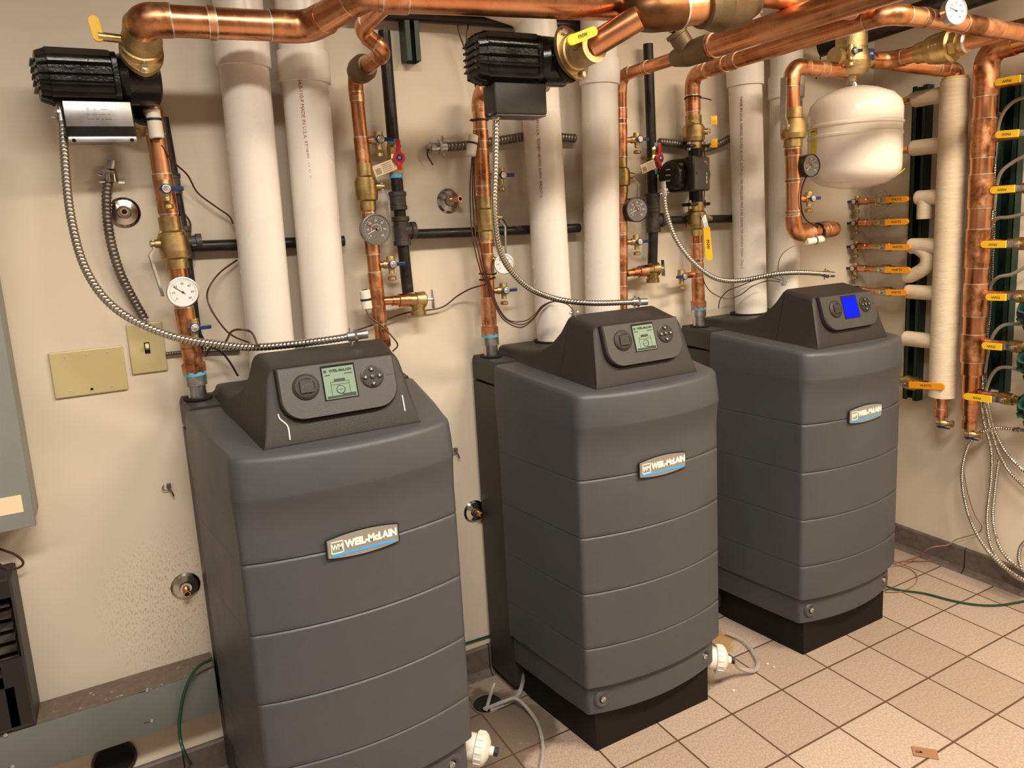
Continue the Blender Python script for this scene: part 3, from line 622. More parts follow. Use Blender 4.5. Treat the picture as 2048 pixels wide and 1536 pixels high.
def pump(label, c, flow, motor, ln=.185, lid='plate', jb=1, s=1.):
    """wet-rotor circulator: volute on the flow axis, finned motor, junction box hung below"""
    c, fl, mo = V(c), V(flow).normalized(), V(motor).normalized(); up = V((0, 0, 1)); up = (up - mo * up.dot(mo)).normalized(); sd = mo.cross(up); T = thing('circulator_pump', label, 'pump', c)
    MB('pump', c).lathe([(-.036 * s, .046 * s), (-.030 * s, .056 * s), (.030 * s, .058 * s), (.046 * s, .050 * s)], c, mo, 32).cyl(c - fl * .075 * s, c + fl * .075 * s, .030 * s, 24).build('volute', T)
    for k in (-1, 1):
        q = c + fl * k * .070 * s; B = MB('pump', c); pts = [(.062 * math.cos(a) * s * (1 if abs(math.cos(a)) > .1 else 1), .036 * math.sin(a) * s) for a in [2 * PI * i / 28 for i in range(28)]]
        ax2 = mo if abs(fl.z) > .5 else up; B.prism(pts, q, ax2.cross(fl) if abs(fl.z) > .5 else ax2, fl.cross(ax2.cross(fl)) if abs(fl.z) > .5 else fl.cross(ax2), .010 * k); B.build('flange', T)
    # motor barrel: rounded square with lengthwise fins
    def ring(h, rr, fin):
        out = []
        for k in range(112):
            a = 2 * PI * k / 112; q = rr / (abs(math.cos(a)) ** 5 + abs(math.sin(a)) ** 5) ** .2; q *= .92; q += fin * (.0095 if (k % 7) < 2 else 0)
            out.append(c + mo * h + up * (q * math.cos(a)) + sd * (q * math.sin(a)))
        return out
    R0 = .052 * s; B = MB('pump', c); B.grid([ring(h, r, f) for h, r, f in ((.046 * s, R0 * .95, 0), (.048 * s, R0 * 1.1, 0), (.058 * s, R0 * 1.1, 0), (.060 * s, R0, 1), (ln * .9, R0, 1), (ln * .905, R0 * .96, 1), (ln, R0 * .90, .6), (ln * 1.02, R0 * .5, 0))]); B.build('motor', T)
    B = MB('black', c)
    for i in range(5): B.box(c + mo * (ln * 1.02 + .002) + up * ((i - 2) * .014), (.006, .070 * s, .004), (mo, sd, up))
    B.build('end_grille', T)
    if jb:
        jc = c + mo * (ln * .50) - up * (R0 + .040 * s); B = MB('pump' if lid == 'plate' else 'hood', c); B.box(jc + sd * 0, (.135 * s, .070 * s, .072 * s), (mo, sd, up), .006); B.build('junction_box', T)
        if lid == 'plate':
            f = sd if sd.dot(CAM - c) > 0 else -sd
            MB('plate', c).box(jc + f * .0365 * s + up * .012, (.128 * s, .003, .052 * s), (mo, f, up), .001).box(jc - up * .041 * s + f * .012, (.130 * s, .055, .012), (mo, f, up), .001).m('ink').text('!! . -- . ---- .\n-- --- ---- --\n---- -- .- ----', jc + f * (.0383 * s) + up * .012, -mo if (-mo).cross(up).dot(f) > 0 else mo, up, .010, .0001).m('hole').cyl(jc - up * .043 + f * .0375 + mo * .055, jc - up * .043 + f * .0405 + mo * .055, .004, 10).cyl(jc - up * .043 + f * .0375 - mo * .055, jc - up * .043 + f * .0405 - mo * .055, .004, 10).build('steel_lid', T, 'scuffed steel lid with a small printed label')
        else:
            f = sd if sd.dot(CAM - c) > 0 else -sd
            MB('jb', c).box(jc - up * .0375 * s, (.130 * s, .066 * s, .003), (mo, sd, up), .001).m('hole').cyl(jc - up * .040 + mo * .05 + f * .02, jc - up * .0395 + mo * .05 + f * .02, .004, 10).build('cover', T)
    return T
def isoflange(label, q, fl, r, boltdir, lever=None, lcol='yellow', ltxt='FNW', bolts=True, hl=.075):
    """brass isolation flange: diamond plate, neck and small ball valve with lever"""
    q, fl, bd = V(q), V(fl).normalized(), V(boltdir).normalized(); s2 = fl.cross(bd); T = thing('isolation_flange', label, 'valve', q)
    pts = []
    for i in range(32):
        a = 2 * PI * i / 32; c_ = math.cos(a); pts.append((.062 * c_ if abs(c_) > .93 else .0, 0) if False else (.064 * (abs(c_) ** 1.0) * (1 if c_ > 0 else -1), .043 * math.sin(a) * (abs(math.sin(a)) ** .35 if math.sin(a) else 0)))
    B = MB('brass_rough', q); B.prism(pts, q, bd, s2, .011); B.build('plate', T)
    MB('brass_rough', q).lathe([(.010, .041), (.024, .041), (.026, .037), (.040, .037), (.042, .040), (.052, .038), (.058, r * 1.25), (.085, r * 1.22)], q, fl, 32).build('neck', T)
    for k in (-1, 1): MB('screw', q).lathe([(0, .0085), (.007, .0085), (.008, .006)], q + bd * .051 * k + fl * .011, fl, 6).build('bolt', T)
    if lever:
        if len(lever) == 2:                 # (one end, other end) of the lever, broad face to the room
            e0, e1 = lever; h = (e1 - e0); hl = h.length; h.normalize(); d = (CAM - (e0 + e1) / 2); d = (d - h * d.dot(h)).normalized(); qq = (e0 + e1) / 2
            s0 = q + fl * .036; s1 = e1 - h * .012 - d * .003; dd = (s1 - s0).normalized(); MB('brass', q).cyl(s0 + dd * .030, s1, .009, 14).build('stem', T)
        B = MB(lcol, q).prism(capsule(hl / 2, .0105), qq - d * .003, h, d.cross(h), .006, .0012); H = B.build('lever', T, lcol + ' lever')
        if ltxt:
            tx = h; 
            if tx.dot(_r2) < 0: tx = -tx
            ty = d.cross(tx); MB('ink', q).text(ltxt, qq + d * .0032, tx, ty, .0115, .0002, bold=.0002).build('lever_lettering', H)
    return T
pc1 = P(281, 160, Y=-.135); fl1 = V((.06, -.86, .52)).normalized()
pump('large black finned circulator pump at the top left, with a steel junction box lid', pc1, fl1, (-1, -.10, -.03), .195)
isoflange('bronze isolation flange on top of the top left pump, upright yellow lever', pc1 + fl1 * .081, fl1, .030, V((0, -.52, -.86)), (P(184, 30, Y=-.24), P(200, 84, Y=-.24)), 'yellow', None, hl=.06)
isoflange('bronze flange under the top left pump where its riser enters', pc1 - fl1 * .081, -fl1, .0206, V((0, -.52, -.86)))
q1 = pc1 + fl1 * .150
MAINZ = 1.985
T, o = copper('discharge_pipe', 'thick copper pipe leaving the top left pump and crossing to the overhead header', 'pipe', [q1, P(290, 40, Y=-.30), P(618, 55, Y=-.30), (-.700, -.505, 1.948), (-.67, -.512, 1.948)], .0320, [(1, .38, .012), (1, .82, .05)], bend=.05)
T, o = copper('overhead_header', 'thick copper header crossing the top of the picture from left to centre', 'pipe', [(-.68, -.512, 1.948), (-.095, -.630, 1.948)], .0375, [(0, .06, .05), (0, .97, .03)])
# big brass elbow, valve body and stub at the header end
T = thing('strainer_valve', 'big tarnished bronze elbow and valve body at the right end of the header', 'valve', (-.09, -.63, 1.96))
o = V((-.09, -.63, 1.96)); pA = V((-.095, -.630, 1.948)); a1 = P(1292, 25, Y=-.70); a2 = P(1352, 18, Y=-.70); a3 = P(1400, 12, Y=-.70); a4 = P(1500, -8, Y=-.70)
MB('tarnish', o).tube(fillet([pA, a1 + V((-.02, 0, 0)), a2], .05)[0], .046, 28).m('solder').cyl(a2, a2 + (a3 - a2).normalized() * .006, .046, 28).build('elbow', T)
MB('copper', o).cyl(a2, a3, .040, 28).build('stub', T)
MB('brass_dull', o).lathe([(0, .050), (.02, .054), (.05, .066), (.12, .066), (.14, .056), (.16, .050)], a3, a4 - a3, 28).build('body', T)
copper('crossover_pipe', 'copper pipe running right from the bronze valve body along the top edge', 'pipe', [P(1515, -14, Y=-.70), P(1712, 14, Y=-.76), P(1735, -90, Y=-.76)], .030, [(0, .9, .04)])

# ------------------------------------------------------------------ left boiler: second riser (return)
r2b, r2t = V((-.592, Y0, 1.076)), V((-.607, Y0, 1.873))
T, o = copper('return_riser', 'copper riser at the right of the left boiler, turning to the header in two bends', 'pipe', [r2b, r2t, (-.606, -.335, 1.878), (-.660, -.300, 1.925), (-.635, -.52, 1.950)], .0182,
              [(0, .09, .03), (0, .20, .05), (0, .29, .09), (0, .48, .11), (0, .735, .10), (0, .93, .02)], bend=.03)
MB('copper_fit', o).lathe([(0, .024), (.02, .024), (.024, .020), (.05, .020)], (-.592, Y0, 1.145), (0, 0, 1), 8).build('adapter', T)
MB('brass_dull', o).lathe([(0, .022), (.008, .030), (.03, .034), (.06, .034), (.075, .026), (.09, .024)], V((-.606, -.095, 1.874)), (0, -1, .02), 24).build('union_ball', T, 'dull bronze bulbous union')
drain('drain valve on the upper half of the left boiler return riser', on(r2b, r2t, 1.706) + XP * .012, XP * .9 + F * .25, F, lever=XP)
ballvalve('bronze ball valve on the left boiler return riser, bent steel lever to its right', on(r2b, r2t, 1.583), ZP, .0182, XP + F * .35, -ZP + XP * .12, 'steel', .115, .008)
gauge('large grey temperature and pressure dial on the left boiler return riser', on(r2b, r2t, 1.469) + F * .050, .0415, F, 'g', (205, 150), depth=.022, bez='dial_g', stem=on(r2b, r2t, 1.469), name='gauge')
drain('drain valve under the large grey dial, left boiler return riser', on(r2b, r2t, 1.372) + XP * .012, XP * .9 + F * .25, F, lever=XP)
sensor('white pipe sensor on the left boiler return riser, level with the relief valve', P(735, 618, Y=-.10), P(729, 580, Y=-.10), (.5,), .014)
def relief(label, a, b, c, blue=False):
    """branch pipe with a brass relief valve"""
    a, b = V(a), V(b); T = thing('relief_valve', label, 'valve', a); d = (b - a).normalized(); l = (b - a).length
    MB('copper', a).cyl(a, b, .0125, 18).build('branch_pipe', T)
    MB('copper_fit', a).lathe([(l * .35, .0145), (l * .6, .0145), (l * .62, .019), (l, .020)], a, d, 18).build('adapter', T)
    MB('brass', a).lathe([(0, .019), (.018, .019), (.02, .022), (.045, .024), (.050, .018)], b, d, 20).lathe([(0, .020), (.028, .019), (.030, .022), (.044, .022)], b + d * .026, (0, 0, -1), 20).build('body', T)
    MB('steel', a).box(b + d * .072, (.003, .018, .055), (d, V((0, 1, 0)), ZP), .001).cyl(b + d * .05, b + d * .072, .004, 8).build('test_tag', T)
    return T
relief('copper branch with brass relief valve beside the left boiler return riser', P(765, 602, Y=Y0), P(818, 600, Y=Y0), 0)
# ------------------------------------------------------------------ middle boiler: supply riser, pump, return riser
m1b, m1t = V((-.258, Y0, 1.14)), V((-.247, Y0, 1.842))
T, o = copper('supply_riser', 'copper riser at the left of the middle boiler, bending forward into the middle pump', 'pipe', [m1b, m1t, (-.246, -.335, 1.844)], RX,
              [(0, .10, .08), (0, .30, .06), (0, .43, .05), (0, .60, .03), (0, .70, .10), (0, .83, .03)], bend=.035)
MB('copper_fit', o).lathe([(0, .0275), (.022, .0275), (.026, .0225), (.05, .0225)], m1b, (0, 0, 1), 8).build('adapter', T)
tie('black cable tie near the top of the middle boiler supply riser', on(m1b, m1t, 1.766), ZP, .0235, [(-.02, -.012, 0), (-.034, -.016, -.001), (-.038, -.012, -.004)])
sensor('white pipe sensor high on the left of the middle boiler supply riser', P(941, 312, Y=-.10), P(947, 270, Y=-.10), (.6,), .0145)
drain('drain valve high on the middle boiler supply riser, behind the armoured cable', on(m1b, m1t, 1.608) + XP * .014, XP * .92 + F * .2, F, lever=XP, stub=.026)
ballvalve('bronze ball valve on the middle boiler supply riser, steel lever hanging right', on(m1b, m1t, 1.486), ZP, RX, XP + F * .2, -ZP + XP * .1, 'steel', .125, .008)
gauge('small white thermometer right of the middle boiler supply riser, cable crossing it', P(1008, 528, Y=-.115), .0305, F + V((-.35, 0, 0)), 'w', (125,), stem=on(m1b, m1t, 1.378), depth=.010)
tie('upper of two black cable ties low on the middle boiler supply riser', on(m1b, m1t, 1.322), V((.1, 0, 1)), .0235, [(.02, -.012, 0), (.026, -.012, .002)])
tie('lower of two black cable ties low on the middle boiler supply riser', on(m1b, m1t, 1.308), V((-.1, 0, 1)), .0235, [(-.022, -.010, 0), (-.030, -.012, -.001)])
drain('drain valve low on the middle boiler supply riser, wires looping beneath it', on(m1b, m1t, 1.270) + XP * .014, XP * .92 + F * .2, F, lever=XP, stub=.020)
pc2 = V((-.243, -.475, 1.844))
pump('large black finned circulator pump at top centre, with a black junction box', pc2, (0, -1, 0), (-1, .06, 0), .205, 'jb')
isoflange('bronze flange behind the top centre pump, yellow lever lying to its left', V((-.245, -.395, 1.844)), (0, 1, 0), .0206, XP * .6 + ZP * -.8, (P(952, 166, Y=-.40), P(1012, 148, Y=-.40)), 'yellow', 'FNW')
isoflange('bronze isolation flange before the top centre pump, yellow lever near its top bolt', V((-.241, -.555, 1.846)), (.14, -1, .02), .030, XP * .45 + ZP * -.9, (P(1194, 60, Y=-.67), P(1134, 84, Y=-.67)), 'yellow', 'FNW')
T, o = copper('pump_outlet', 'copper pipe from the top centre pump up to the bronze elbow of the header', 'pipe', [(-.230, -.625, 1.8475), a1 + V((-.02, .0, -.012))], .0275)

m2b, m2t = V((.232, Y0, 1.076)), V((.258, Y0, 1.915))
T, o = copper('return_riser', 'thin-looking copper riser right of the middle boiler flues, mostly hidden behind a flue', 'pipe', [m2b, m2t, (.272, -.32, 1.917)], .0190,
              [(0, .05, .08), (0, .17, .05), (0, .33, .12), (0, .43, .03), (0, .55, .04), (0, .76, .10), (0, .86, .03), (1, .5, .012)], bend=.035)
T = thing('y_strainer', 'dull bronze strainer on the pipe running forward above the middle boiler', 'strainer', (.272, -.32, 1.917)); o = V((.272, -.32, 1.917)); d_ = V((.03, -1, .005)).normalized()
MB('brass_dull', o).lathe([(0, .024), (.02, .028), (.05, .034), (.13, .036), (.15, .036)], o, d_, 28).lathe([(0, .028), (.06, .028), (.062, .032), (.072, .032)], o + d_ * .06, (-.55, .15, .82), 24).build('body', T)
MB('brass', o).box(o + d_ * .06 + V((-.55, .15, .82)).normalized() * .078, (.022, .022, .014)).build('square_plug', T)
copper('forward_pipe', 'thick copper pipe running forward from the bronze strainer over the boilers', 'pipe', [o + d_ * .149, (.305, -1.25, 1.922)], .0315, [(0, .008, .01)])
drain('drain valve high on the middle boiler return riser, in front of the black gas pipe', V((.262, Y0, 1.716)), XP * .9 + F * .25, F, lever=XP, stub=.03)
ballvalve('bronze ball valve on the middle boiler return riser, narrow steel lever to its right', on(m2b, m2t, 1.603), ZP, .0175, XP + F * .25, -ZP + XP * .2, 'steel', .10, .007, ln=.055)
gauge('black temperature and pressure dial beside the flue of the middle boiler', V((.272, -.120, 1.492)), .0405, F + V((-.15, 0, 0)), 'g', (205, 120), depth=.034, bez='black', stem=on(m2b, m2t, 1.492))
drain('drain valve under the black dial of the middle boiler return riser', V((.246, Y0, 1.388)), XP * .9 + F * .2, F, lever=XP, stub=.035)
relief('copper branch with brass relief valve on the middle boiler return riser', P(1253, 547, Y=Y0), P(1293, 541, Y=Y0), 0)

# ------------------------------------------------------------------ right boiler: supply riser with small pump
n1b, n1t = V((.571, Y0, 1.14)), V((.556, Y0, 1.930))
T, o = copper('supply_riser', 'copper riser at the left of the right boiler carrying the small pump', 'pipe', [n1b, on(n1b, n1t, 1.418)], RX, [(0, .20, .10), (0, .52, .03), (0, .72, .05)])
MB('copper_fit', o).lathe([(0, .0275), (.022, .0275), (.026, .0225), (.05, .0225)], n1b, (0, 0, 1), 8).build('adapter', T)
copper('supply_riser', 'copper riser above the small pump, bending forward, black cable tie around it', 'pipe', [on(n1b, n1t, 1.79), n1t, (.540, -.20, 1.932), (.524, -.83, 1.933), (.70, -.835, 1.933), (1.330, -.835, 1.929)], .0235,
       [(0, .35, .05), (1, .55, .03), (2, .02, .07), (2, .14, .03), (3, .75, .02), (4, .26, .08), (4, .33, .16)], bend=.04, )
drain('drain valve pointing left, low on the right boiler supply riser', V((.553, Y0, P(1372, 551, Y=Y0).z)), -XP + F * .12, F, lever=-XP, stub=.050, r=.0115)
qa = on(n1b, n1t, 1.452)
ballvalve('bronze flanged valve under the small pump, long yellow lever hanging beside it', qa, ZP, .0225, XP * .55 + F * .85, -ZP + XP * .10, 'yellow', .165, .016, txt='FNW', ln=.058, lv=(P(1407, 432, Y=-.12), P(1413, 455, Y=-.13), P(1419, 521, Y=-.13)))
qb = on(n1b, n1t, 1.745)
T = ballvalve('bronze flanged valve above the small pump, seen with two yellow tabs', qb, ZP, .0225, XP * .8 + F * .6, ZP, 'steel', .03, .012, ln=.055)
for dz in (.035, -.040): MB('yellow', qb).box(qb + V((.055, -.040, dz)), (.023, .004, .030), (V((.8, -.6, 0)), V((.6, .8, 0)), ZP), .0018).build('yellow_tab', T, 'yellow lever tab')
MB('brass', qb).cyl(qb + V((-.02, -.015, .028)), qb + V((-.042, -.028, .028)), .0095, 14).build('drain_plug', T)
p3 = V((.566, Y0, 1.600)); md = V((-.97, -.24, 0)).normalized(); sd3 = V((.24, -.97, 0)).normalized()
T = thing('circulator_pump', 'small black square-bodied pump in the right boiler supply riser', 'pump', p3)
MB('pump', p3).cyl(p3 + ZP * .10, p3 - ZP * .10, .024, 24).sphere(p3, .050, 16, (1, 1, 1.1)).build('volute', T)
for z, k in ((.098, 1), (-.098, -1)):
    B = MB('pump', p3); B.box(p3 + ZP * z, (.094, .050, .012), bev=.012)
    for s_ in (-1, 1): B.m('screw').cyl(p3 + V((.036 * s_, -.008, z - .014)), p3 + V((.036 * s_, -.008, z + .014)), .006, 6)
    B.build('flange', T)
MB('pump', p3).box(p3 + md * .056, (.085, .100, .110), (md, sd3, ZP), .012).lathe([(0, .048), (.048, .048), (.054, .042)], p3 + md * .096, md, 28).build('motor', T)
B = MB('black', p3).lathe([(0, .044), (.006, .042), (.010, .032)], p3 + md * .148, md, 28).m('dial_wt')
for z in (.018, 0, -.018): B.box(p3 + md * .1585 + ZP * z, (.0006, .018, .003), (md, sd3, ZP))
B.build('control_face', T, 'round control face with pale symbols')
fb = p3 + md * .078 + sd3 * .060
B = MB('pump', p3).box(fb, (.098, .034, .112), (md, sd3, ZP), .006).m('jb').box(fb + sd3 * .018, (.086, .004, .104), (md, sd3, ZP), .002).m('dial_wt')
f3 = fb + sd3 * .0203
B.text('1\n2\n3', f3 - md * .024 + ZP * -.014, -md, ZP, .013, .0002, bold=.0003).text('* |', f3 - md * .020 + ZP * .036, -md, ZP, .014, .0002).m('hole').cyl(f3 + md * .034, f3 + md * .034 + sd3 * .0006, .003, 10)
B.build('terminal_box', T, 'black terminal box with grey lid')
tie('black cable tie with a long tail on the riser above the small pump', on(n1b, n1t, 1.858), V((.05, .1, 1)), .0265, [(.022, -.014, -.001), (.040, -.022, -.004), (.056, -.030, -.010)])

# ------------------------------------------------------------------ air separator run
k0 = P(1583, 132, Y=-.33); k1 = P(1588, 470, Y=-.33); k2 = P(1676, 457, Y=-.335)
T, o = copper('separator_drop', 'copper drop with an elbow at its foot, left of the white expansion tank', 'pipe', [V((.985, -.345, k0.z - .004)), k0, k1, k2, k2 + V((.0, .30, 0))], .0245,
              [(0, .45, .03), (1, .36, .01), (1, .50, .02), (1, .67, .008), (1, .86, .006), (2, .35, .006), (2, .70, .02)], bend=.040)
ballvalve('bronze ball valve left of the expansion tank, wide grey lever standing up on its left', P(1586, 255, Y=-.33), ZP, .0245, -XP + F * .25, ZP + XP * -.04, 'steel', .150, .020)
gauge('black-rimmed pressure gauge overlapping the left edge of the white tank', P(1622, 331, Y=-.37), .037, F + V((-.10, 0, 0)), 'g', (215, 130), depth=.030, bez='black', stem=P(1596, 331, Y=-.335))
drain('drain valve right of the copper drop, below the white expansion tank', P(1594, 398, Y=-.34), XP + F * .1, F, lever=XP, stub=.035, r=.011)
sensor('white pipe sensor strapped under the short horizontal copper pipe', P(1612, 484, Y=-.345), P(1644, 478, Y=-.345), (.55,), .013)
tie('black cable tie around the short horizontal copper pipe right of its elbow', P(1637, 463, Y=-.333), V((1, 0, .05)), .0275)
SX, SY = 1.012, -.345; zs = P(1716, 118, Y=SY).z
T = thing('air_separator', 'cast brass air separator above the white expansion tank', 'air separator', (SX, SY, zs)); o = V((SX, SY, zs))
MB('brass_rough', o).lathe([(-.076, .018), (-.060, .022), (-.057, .044), (-.042, .057), (-.015, .062), (.0, .060), (.028, .052), (.032, .051), (.090, .050), (.096, .045), (.098, .02)], o, ZP, 32).cyl(o - XP * .085, o + XP * .085, .0300, 24).build('body', T)
MB('brass', o).lathe([(.094, .019), (.110, .019), (.112, .024), (.126, .024), (.128, .017), (.15, .017)], o, ZP, 8).build('vent_cap', T)
MB('steel', o).lathe([(-.088, .014), (-.074, .016)], o, ZP, 16).build('drain_nut', T)
MB('blue', o).box(o + V((.030, -.0530, .004)), (.030, .002, .036), (V((.9, -.1, 0)), F, ZP)).m('letter').text('AIR', o + V((.031, -.0548, .006)), XP, ZP, .011, .0002).build('name_label', T, 'small blue label')
drain('drain valve with blue lever on the front left of the brass air separator', o + V((-.050, -.012, .010)), (.0, -1, .0), (0, -1, 0), lever=XP + ZP * .1, stub=.008)
TX, TY, TZ = SX + .012, SY - .01, 0
zt, zb_ = P(1716, 172, Y=TY).z, P(1716, 378, Y=TY - .02).z; R_ = .150
T = thing('expansion_tank', 'white domed expansion tank hanging at upper right', 'tank', (TX, TY, (zt + zb_) / 2)); o = V((TX, TY, (zt + zb_) / 2)); hh_ = zt - zb_
def z_(f): return zb_ + hh_ * f - o.z
prof = [(z_(0), .001), (z_(.012), .05), (z_(.05), .105), (z_(.115), .138), (z_(.17), .1485), (z_(.20), R_), (z_(.50), R_), (z_(.51), R_ + .0025), (z_(.53), R_ + .0025), (z_(.54), R_ - .001), (z_(.60), R_ - .001), (z_(.61), R_ + .003), (z_(.63), R_ + .003), (z_(.64), R_), (z_(.76), R_), (z_(.83), R_ - .006), (z_(.90), R_ - .028), (z_(.96), .075), (z_(.99), .035), (z_(1), .001)]
rings = [[o + V((r * math.cos(2 * PI * k / 56), r * math.sin(2 * PI * k / 56), h)) for k in range(56)] for h, r in prof]
MB('tank', o).grid(rings).build('shell', T)
MB('steel', o).cyl(V((TX, TY, zt - .004)), V((TX - .010, TY + .008, zs - .07)), .011, 14).build('nipple', T)
fa = (CAM - o); fa.z = 0; fa.normalize(); fa = Matrix.Rotation(-1.02, 3, 'Z') @ fa; sx_ = ZP.cross(fa).normalized(); lc = o + fa * (R_ + .0012) + ZP * (z_(.47))
B = MB('yellow_label', o); 
B.grid([[o + (Matrix.Rotation(a, 3, 'Z') @ fa) * (R_ + .0012) + ZP * (z_(.47) + dz) for a in (-.12, 0, .12)] for dz in (-.045, .045)], False, False).m('ink').text('WARNING', lc + ZP * .036 + fa * .001, sx_, ZP, .007, .0002).text('-- --- ---\n--- -- ----\n-- ---- --\n---- -- --\n--- --- --', lc + fa * .0012, sx_, ZP, .0075, .0001); B.build('warning_label', T, 'yellow warning label')
wire('tag_wire', 'thin yellow tag string under the white expansion tank', [V((TX + .06, TY - .11, zb_ + .03)), V((TX + .09, TY - .11, zb_ + .045)), V((TX + .125, TY - .105, zb_ + .060))], .0012, 'yellow_label', 'string')
T, o = copper('separator_outlet', 'copper pipe right of the air separator, turning forward through a bronze valve', 'pipe', [(SX + .08, SY, zs), (1.190, -.355, zs), (1.190, -.812, zs + .004)], .0265, [(0, .75, .04), (1, .12, .01), (1, .44, .02)], bend=.05)
o = V((1.190, -.525, zs + .001)); T = thing('check_valve', 'bulbous bronze check valve above the canvas-wrapped riser', 'valve', o)
MB('brass', o).lathe([(-.06, .033), (-.022, .034), (-.018, .043), (.010, .049), (.040, .050), (.042, .052), (.060, .052), (.066, .040), (.070, .036), (.105, .035)], o, (0, -1, 0), 32).build('body', T)
MB('brass', o).lathe([(.066, .045), (.086, .044)], o, (0, -1, 0), 8).m('letter').text('1 1/2', o + V((-.047, -.02, .0)), V((0, -1, 0)), V((-.15, 0, 1)), .016, .0008).m('solder').lathe([(.105, .034), (.110, .030)], o, (0, -1, 0), 28).build('union_nut', T)
gauge('white thermometer at the very top right, on the copper pipe above the check valve', P(1911, 22, Y=-.885), .0345, F + V((-.25, 0, .0)), 'w', (160,), depth=.016, stem=P(1895, 40, Y=-.84))

# ------------------------------------------------------------------ black steel gas lines and other overhead pieces
def steelpipe(label, pts, r, fit=(), tee=None, name='gas_pipe'):
    pts = [V(p) for p in pts]; T = thing(name, label, 'pipe', pts[0]); o = pts[0]
    MB('gaspipe', o).tube(fillet(pts, r * 2)[0], r, 20).build('pipe', T)
    for (c, ax, k) in fit:
        c, ax = V(c), V(ax).normalized(); B = MB('cast', o)
        if k == 'coupling': B.lathe([(-.026, r * 1.25), (-.024, r * 1.5), (-.014, r * 1.5), (-.012, r * 1.35), (.012, r * 1.35), (.014, r * 1.5), (.024, r * 1.5), (.026, r * 1.25)], c, ax, 24)
        if k == 'tee': B.lathe([(-.040, r * 1.3), (-.040, r * 1.5), (-.028, r * 1.5), (-.026, r * 1.3), (.026, r * 1.3), (.028, r * 1.5), (.040, r * 1.5), (.040, r * 1.3)], c, ax, 24).lathe([(0, r * 1.25), (.026, r * 1.25), (.027, r * 1.5), (.040, r * 1.5)], c, XP, 24)
        B.build(k, T)
    return T
def gasvalve(label, c, r, lever):
    c = V(c); T = thing('gas_valve', label, 'valve', c)
    MB('brass', c).lathe([(-.040, r * 1.2), (-.030, r * 1.35), (-.012, r * 1.3), (0, r * 1.5), (.012, r * 1.3), (.030, r * 1.35), (.040, r * 1.2)], c, ZP, 8).m('tape').cyl(c + ZP * .038, c + ZP * .052, r * 1.1, 16).cyl(c - ZP * .052, c - ZP * .038, r * 1.1, 16).build('body', T)
    MB('red', c).lathe([(0, .016), (.006, .017), (.009, .012)], c + F * .028, F, 20).box(c + F * .033 + ZP * .030, (.013, .006, .040), None, .003).box(c + F * .033 - ZP * .022, (.013, .006, .022), None, .003).build('lever', T, 'red lever')
    MB('blue', c).lathe([(0, .009), (.001, .009)], c + F * .0372, F, 16).m('screw').lathe([(.001, .004), (.0018, .003)], c + F * .0372, F, 12).build('round_label', T)
    X_ = V((.86, 0, .30)).normalized(); q = c + F * .024 - X_ * .045 + ZP * -.012
    B = MB('paper', c).box(q, (.060, .0008, .030), (X_, V((0, 1, 0)), X_.cross(V((0, 1, 0)))), 0).m('ink'); 
    Yq = V((-.30, 0, .86)).normalized()
    for i in range(5): B.box(q + F * .0006 + X_ * .010 + Yq * (.010 - i * .005), (.028, .0002, .0012), (X_, V((0, 1, 0)), Yq))
    for i in range(7): B.box(q + F * .0006 - X_ * (.010 + i * .0024) - Yq * .003, (.0011, .0002, .016), (X_, V((0, 1, 0)), Yq))
    B.build('price_tag', T, 'paper tag with bar code'); return T
GR = .0165
steelpipe('black gas pipe with a red valve, right of the left boiler return riser', [P(768, 62, Y=-.055), P(787, 290, Y=-.055), P(803, 462, Y=-.052), P(816, 585, Y=-.050)], GR, [(P(796, 402, Y=-.053), ZP, 'coupling'), (P(803, 462, Y=-.052), ZP, 'tee')])
gasvalve('red-levered gas valve with a paper tag, on the pipe beside the left boiler riser', P(790, 318, Y=-.055), GR, 0)
steelpipe('black gas branch along the wall, left of the middle boiler flue', [P(822, 469, Y=-.050), P(1158, 456, Y=-.045)], .0145)
steelpipe('black gas pipe with a red valve, left of the small pump', [P(1296, 88, Y=-.040), P(1303, 290, Y=-.040), P(1307, 440, Y=-.040), P(1305, 530, Y=-.040)], GR, [(P(1306, 402, Y=-.040), ZP, 'coupling'), (P(1307, 441, Y=-.040), ZP, 'tee')])
gasvalve('red-levered gas valve with a paper tag, half hidden by the small pump', P(1307, 318, Y=-.040), GR, 0)
steelpipe('black gas branch along the wall behind the small pump riser', [P(1330, 441, Y=-.040), P(1470, 437, Y=-.040)], .0145)
steelpipe('thin black gas pipe directly behind the left supply riser', [P(325, 235, Y=-.028), P(368, 480, Y=-.028), P(396, 700, Y=-.028)], .0135, [(P(345, 368, Y=-.028), ZP, 'coupling'), (P(368, 485, Y=-.028), ZP, 'tee')])
steelpipe('black gas branch passing behind the two left flue pipes', [P(384, 493, Y=-.030), P(688, 482, Y=-.030)], .0145)
steelpipe('black pipe along the back wall just under the copper header', [P(690, 22, Y=-.04), P(1262, 60, Y=-.04)], .018, name='wall_pipe')
steelpipe('large black drain pipe slanting up at the top right corner', [P(1640, 92, Y=-.10), P(1700, 74, Y=-.20), P(2040, -40, Y=-.62)], .040, name='waste_pipe')
T = thing('pipe_hanger', 'band clamp around the large black drain pipe', 'clamp', P(1690, 78, Y=-.18)); o = P(1690, 78, Y=-.18)
MB('steel', o).lathe([(-.02, .043), (.02, .043)], o, P(2040, -40, Y=-.62) - o, 24).build('band', T)
o = P(822, 78, Y=-.035)
B = MB('strut', o); h0, h1 = P(822, 28, Y=-.03).z, P(826, 124, Y=-.03).z; xc = o.x
